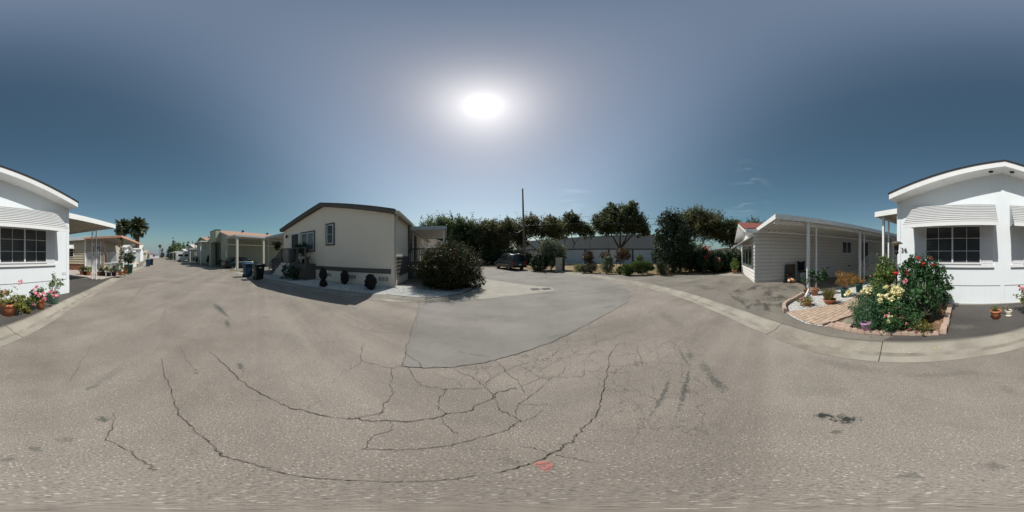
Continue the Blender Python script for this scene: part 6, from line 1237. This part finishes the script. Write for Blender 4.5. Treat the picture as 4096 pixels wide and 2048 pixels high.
def cypress(label,x,y,h,r,n,mat=L_CON,name='cypress',size=.22):
    t=thing(name,label,'tree',x,y,0,90); m=MB(); m.tube([(0,0,0),(0,0,h*.8)],[r*.18,r*.05],6); m.build('trunk',BARK,t)
    bl=[(0,0,h*(.12+.86*k/8),r*(1-k/8.6)**.7,r*(1-k/8.6)**.7,h*.10) for k in range(9)]; leaves('crown',bl,n,size,mat,t,seed=seed(),spread=.3,shell=.3)
    return t
x,y=AZ(117.0,48); cypress('slim dark cypress tip over the flat carport roof, taller of the pair',x,y,11.0,.65,1500)
x,y=AZ(115.6,48); cypress('slim dark cypress tip over the flat carport roof, shorter of the pair',x,y,10.2,.6,1300)
x,y=AZ(120.0,50); cypress('low pointed dark treetop right of the two cypress tips',x,y,8.7,1.4,1300)
# far street conifers and palm
for az,d,h,r,lab in ((-119.0,110,14.0,3.6,'tallest dark conifer beyond the end of the opposite row'),(-120.4,112,9.6,2.8,'shorter dark conifer leaning left of the tallest one'),(-115.4,108,11.2,1.9,'thin spired conifer right of the tallest one'),(-113.9,108,11.6,2.4,'broad spired conifer, second right of the tallest one'),(-112.3,108,11.0,1.4,'small spired conifer just above the pale pinkish roof'),(-122.9,140,9.0,2.0,'small lone conifer beside the distant palm')):
    x,y=AZ(az,d); cypress(lab,x,y,h,r,1500,L_CON,'conifer',.6)
x,y=AZ(-117.3,100); bush('broad_tree','broad rounded green tree behind the distant white awning','tree',x,y,0,[(0,0,5,9,4,4.2),(6,2,5.4,5,4,3.6)],4200,.6,L_PEPPER,stemmat=BARK,r=.15,spread=.18)
def palm(label,x,y,h,rad,trunk_r,nf=60,lean=0,skirt=1.0):
    t=thing('palm_tree',label,'palm tree',x,y,0,90,None); m=MB(); m.tube([(0,0,0),(lean*.4,0,h*.5),(lean,0,h)],[trunk_r*1.15,trunk_r,trunk_r*1.1],12); m.build('trunk',BARK,t)
    rng=np.random.default_rng(int(h*10)); V=[]
    for k in range(nf):
        a=rng.random()*6.283; e=rng.uniform(-.75,1.4) if k>12 else rng.uniform(1.0,1.5); L=rad*rng.uniform(.85,1.12); droop=rng.uniform(.6,1.25)
        P=[]; p=np.array([lean,0,h]); ang=e
        for s in range(11):
            P.append(p.copy()); p=p+np.array([math.cos(a)*math.cos(ang),math.sin(a)*math.cos(ang),math.sin(ang)])*L/10; ang-=droop*.13
        for s in range(1,11):
            c=P[s]; dirv=P[s]-P[s-1]; dirv/=np.linalg.norm(dirv); side=np.array([-math.sin(a),math.cos(a),0]); ll=rad*.26*math.sin(min(1,(s+1)/6)*1.57)*(1 if s<8 else (11-s)/4+.2)
            for q in (0,.33,.66):
                cc=P[s-1]+(P[s]-P[s-1])*q
                for sg in (-1,1):
                    tip=cc+side*sg*ll*.75+dirv*ll*.6+np.array([0,0,-ll*.45]); w=dirv*rad*.024
                    V+= [cc-w,cc+w,tip+w*.2,tip-w*.2]
            w=side*rad*.008; V+=[P[s-1]-w,P[s-1]+w,P[s]+w,P[s]-w]
    V=np.array(V); npmesh('crown',V,len(V)//4,L_PALM,t)
    leaves('fruit_stalks',[(lean,0,h+.1,rad*.22,rad*.22,rad*.16)],160,rad*.12,leafmat('orange_fruit_stalks',(.30,.17,.03),(.42,.26,.06),(.2,.12,.03),.1),t,seed=5,spread=.3,aspect=.3)
x,y=AZ(-137.0,46); palm('stout feathery palm behind the tan house, left one of the two',x,y,9.9,2.9,.55,120)
x,y=AZ(-131.7,44); palm('stout feathery palm with orange fruit stalks, right one of the two',x,y,9.3,3.3,.55,130)
x,y=AZ(-123.75,150); palm('slender tall palm far away at the end of the street',x,y,10.6,2.0,.25,40)
# --- in front of the tan house
sheet('gravel_bed_pink',[FS(9.8,-3.4),FS(12.1,-2.95),FS(15.5,-2.85),FS(19.6,-3.1),FS(16,-7.2),FS(15.2,-8.5),FS(13.5,-12),FS(11.2,-9.5),FS(10.0,-5.5)],.112,GRAVP)
def HT(X,Y): a,b=R(-120),R(150); return T0[0]+X*math.sin(a)+Y*math.sin(b),T0[1]+X*math.cos(a)+Y*math.cos(b)
x,y=HT(.05,-3.8); t=thing('climbing_vine','leafy green vine climbing the corner post of the peach edged porch','vine',x,y,.1,90); leaves('foliage',[(0,0,z_,.22,.22,.32) for z_ in (.9,1.4,1.9,2.4,2.9,3.2)],1500,.09,L_ROSE,t,seed=seed(),spread=.3); stems(t,[(.02,.02,1.6),(-.03,.0,3.0)],STEM,.02)
x,y=G('Z2',960,1075,.1); x-=.1; potted('big dark bushy shrub in a tall dark tub at the far porch end',x,y,.1,.42,.75,DGREENPOT,'plain',[(0,0,.65,.72,.6,.62),(-.1,.1,.4,.5,.5,.4)],3600,.09,L_DARK,spread=.16)
rows=[(285,1098,TERRA2,L_HEATH,.55,'tan leaved tuft in a clay pot, leftmost of the row'),(340,1102,BLACK,L_OLIVE,.45,'low olive plant in a black pot second in the row'),(385,1108,TERRA,L_LIGHT,.5,'yellowish plant in an orange pot beside the carport posts'),
(540,1110,TERRA2,L_SILVER,.8,'silvery tangle in a clay pot behind the carport posts'),(600,1118,BLACK,L_OLIVE,.55,'mound shaped cactus like plant in a black pot'),(680,1122,BLACK,L_LIGHT,.8,'bright green plant in a wide black pot mid row'),(755,1118,BLACK,L_OLIVE,.6,'dark plant beside a red ball pot'),(850,1102,TERRA,L_LIGHT,1.0,'tall yellow green croton in an orange clay pot'),(925,1092,TERRA,L_REDDY,.4,'orange clay pot with stubby plant near the big tub')]
for (a,b,pm,lm,hh,lab) in rows:
    x,y=G('Z2',a,b,.11); potted(lab+' before tan porch',x,y,.112,.19,.28,pm,'plain',[(0,0,hh*.38,.30,.26,hh*.42)],520,.08,lm,'potted plants before the tan porch',spread=.32)
x,y=G('Z2',768,1112,.11); m=MB(); m.lathe([(0,0),(.12,.04),(.16,.14),(.12,.25),(.06,.28),(0,.28)],(0,0,0),14); o=m.build('round_pot',M('red_glazed_pot',(.45,.02,.04),.3,.1,5)); o.location=(x,y,.112); tag(o,'small round red glazed pot in the plant row before the tan porch','pot')
x,y=G('Z2',700,1040,.11); x*=1.04; y*=1.04; bush('cactus','upright pale green cactus stalks behind the plant row','cactus',x,y,.11,[(0,0,.9,.3,.2,.5)],60,.1,L_LIGHT,stemmat=M('cactus_skin',(.16,.22,.08),.6,.2,8),r=.06,nst=5,spread=.3)
# stones and shrubs at the far bins
for k,(s,t_,sz) in enumerate(((25.6,-3.1,.5),(26.6,-3.2,.45),(26.2,-3.5,.6),(27.6,-3.2,.5),(25.0,-3.5,.4),(27.2,-3.7,.55))):
    x,y=FS(s,t_); rock('boulder',('pale rounded boulder in the pile by the far bins, '+('front left','front middle','top','front right','leftmost low','rear right')[k]),x,y,.1,sz*.6,sz*.5,sz*1.1,30+k,M('pale_tan_stone',(.45,.36,.26),.9,.2,6,.3) if k==0 else bpy.data.materials['pale_tan_stone'],'boulder','pale boulders by the far bins')
for k,(s,t_,h_,lm,lab) in enumerate(((27.5,-4.4,1.9,L_LIGHT,'tall yellow green shrub behind the boulder pile'),(24.3,-5.0,1.6,L_SILVER,'straggly pale shrub between tan porch and boulders'),(30,-4.2,1.0,L_OLIVE,'low olive shrub past the boulder pile'),(66,-3.6,2.4,L_DARK,'dark round shrub before the cream far house'))):
    x,y=FS(s,t_); bush('shrub',lab,'shrub',x,y,.05,[(0,0,h_*.5,.6,.5,h_*.5)],1100,.12,lm,spread=.26)
for k,(s,t_,h_,w_,lm,lab) in enumerate(((62,8.0,2.3,3.4,L_DARK,'dark shrub mass under the white flat awning, nearest part'),(70,8.1,2.6,3.2,L_OLIVE,'olive shrub under the white flat awning, middle'),(78,8.2,2.2,3.4,L_LIGHT,'brighter green shrub under the white flat awning, far part'),(56,7.9,1.5,1.6,L_OLIVE,'low dark shrub before the white roofed house'),(36.6,8.9,1.6,.8,L_DARK,'dark shrub at the corner of the grey green house'),(26.6,8.9,1.7,.7,L_DARK,'dark plant by the front column of the grey green house'),(104,8.2,2.6,2.4,L_DARK,'dark shrub at the far end of the opposite row'))):
    x,y=FS(s,t_); bush('shrub',lab,'shrub',x,y,.05,[(0,0,h_*.5,w_*.6,w_*.6,h_*.5)],1800,.16,lm,spread=.2)
x,y=FS(14.6,7.4); tag(blades('weed_tuft',[(x+random.uniform(-.5,.5),y+random.uniform(-.3,.3),.1,16,.14,.2,.8) for _ in range(26)],L_DRY,seed=8),kind='stuff')
x,y=FS(20.0,8.2); bush('shrub','dark leafy plant beside the doorway portico of the pale olive house','shrub',x,y,.05,[(0,0,.8,.35,.35,.6)],700,.1,L_DARK,spread=.25)
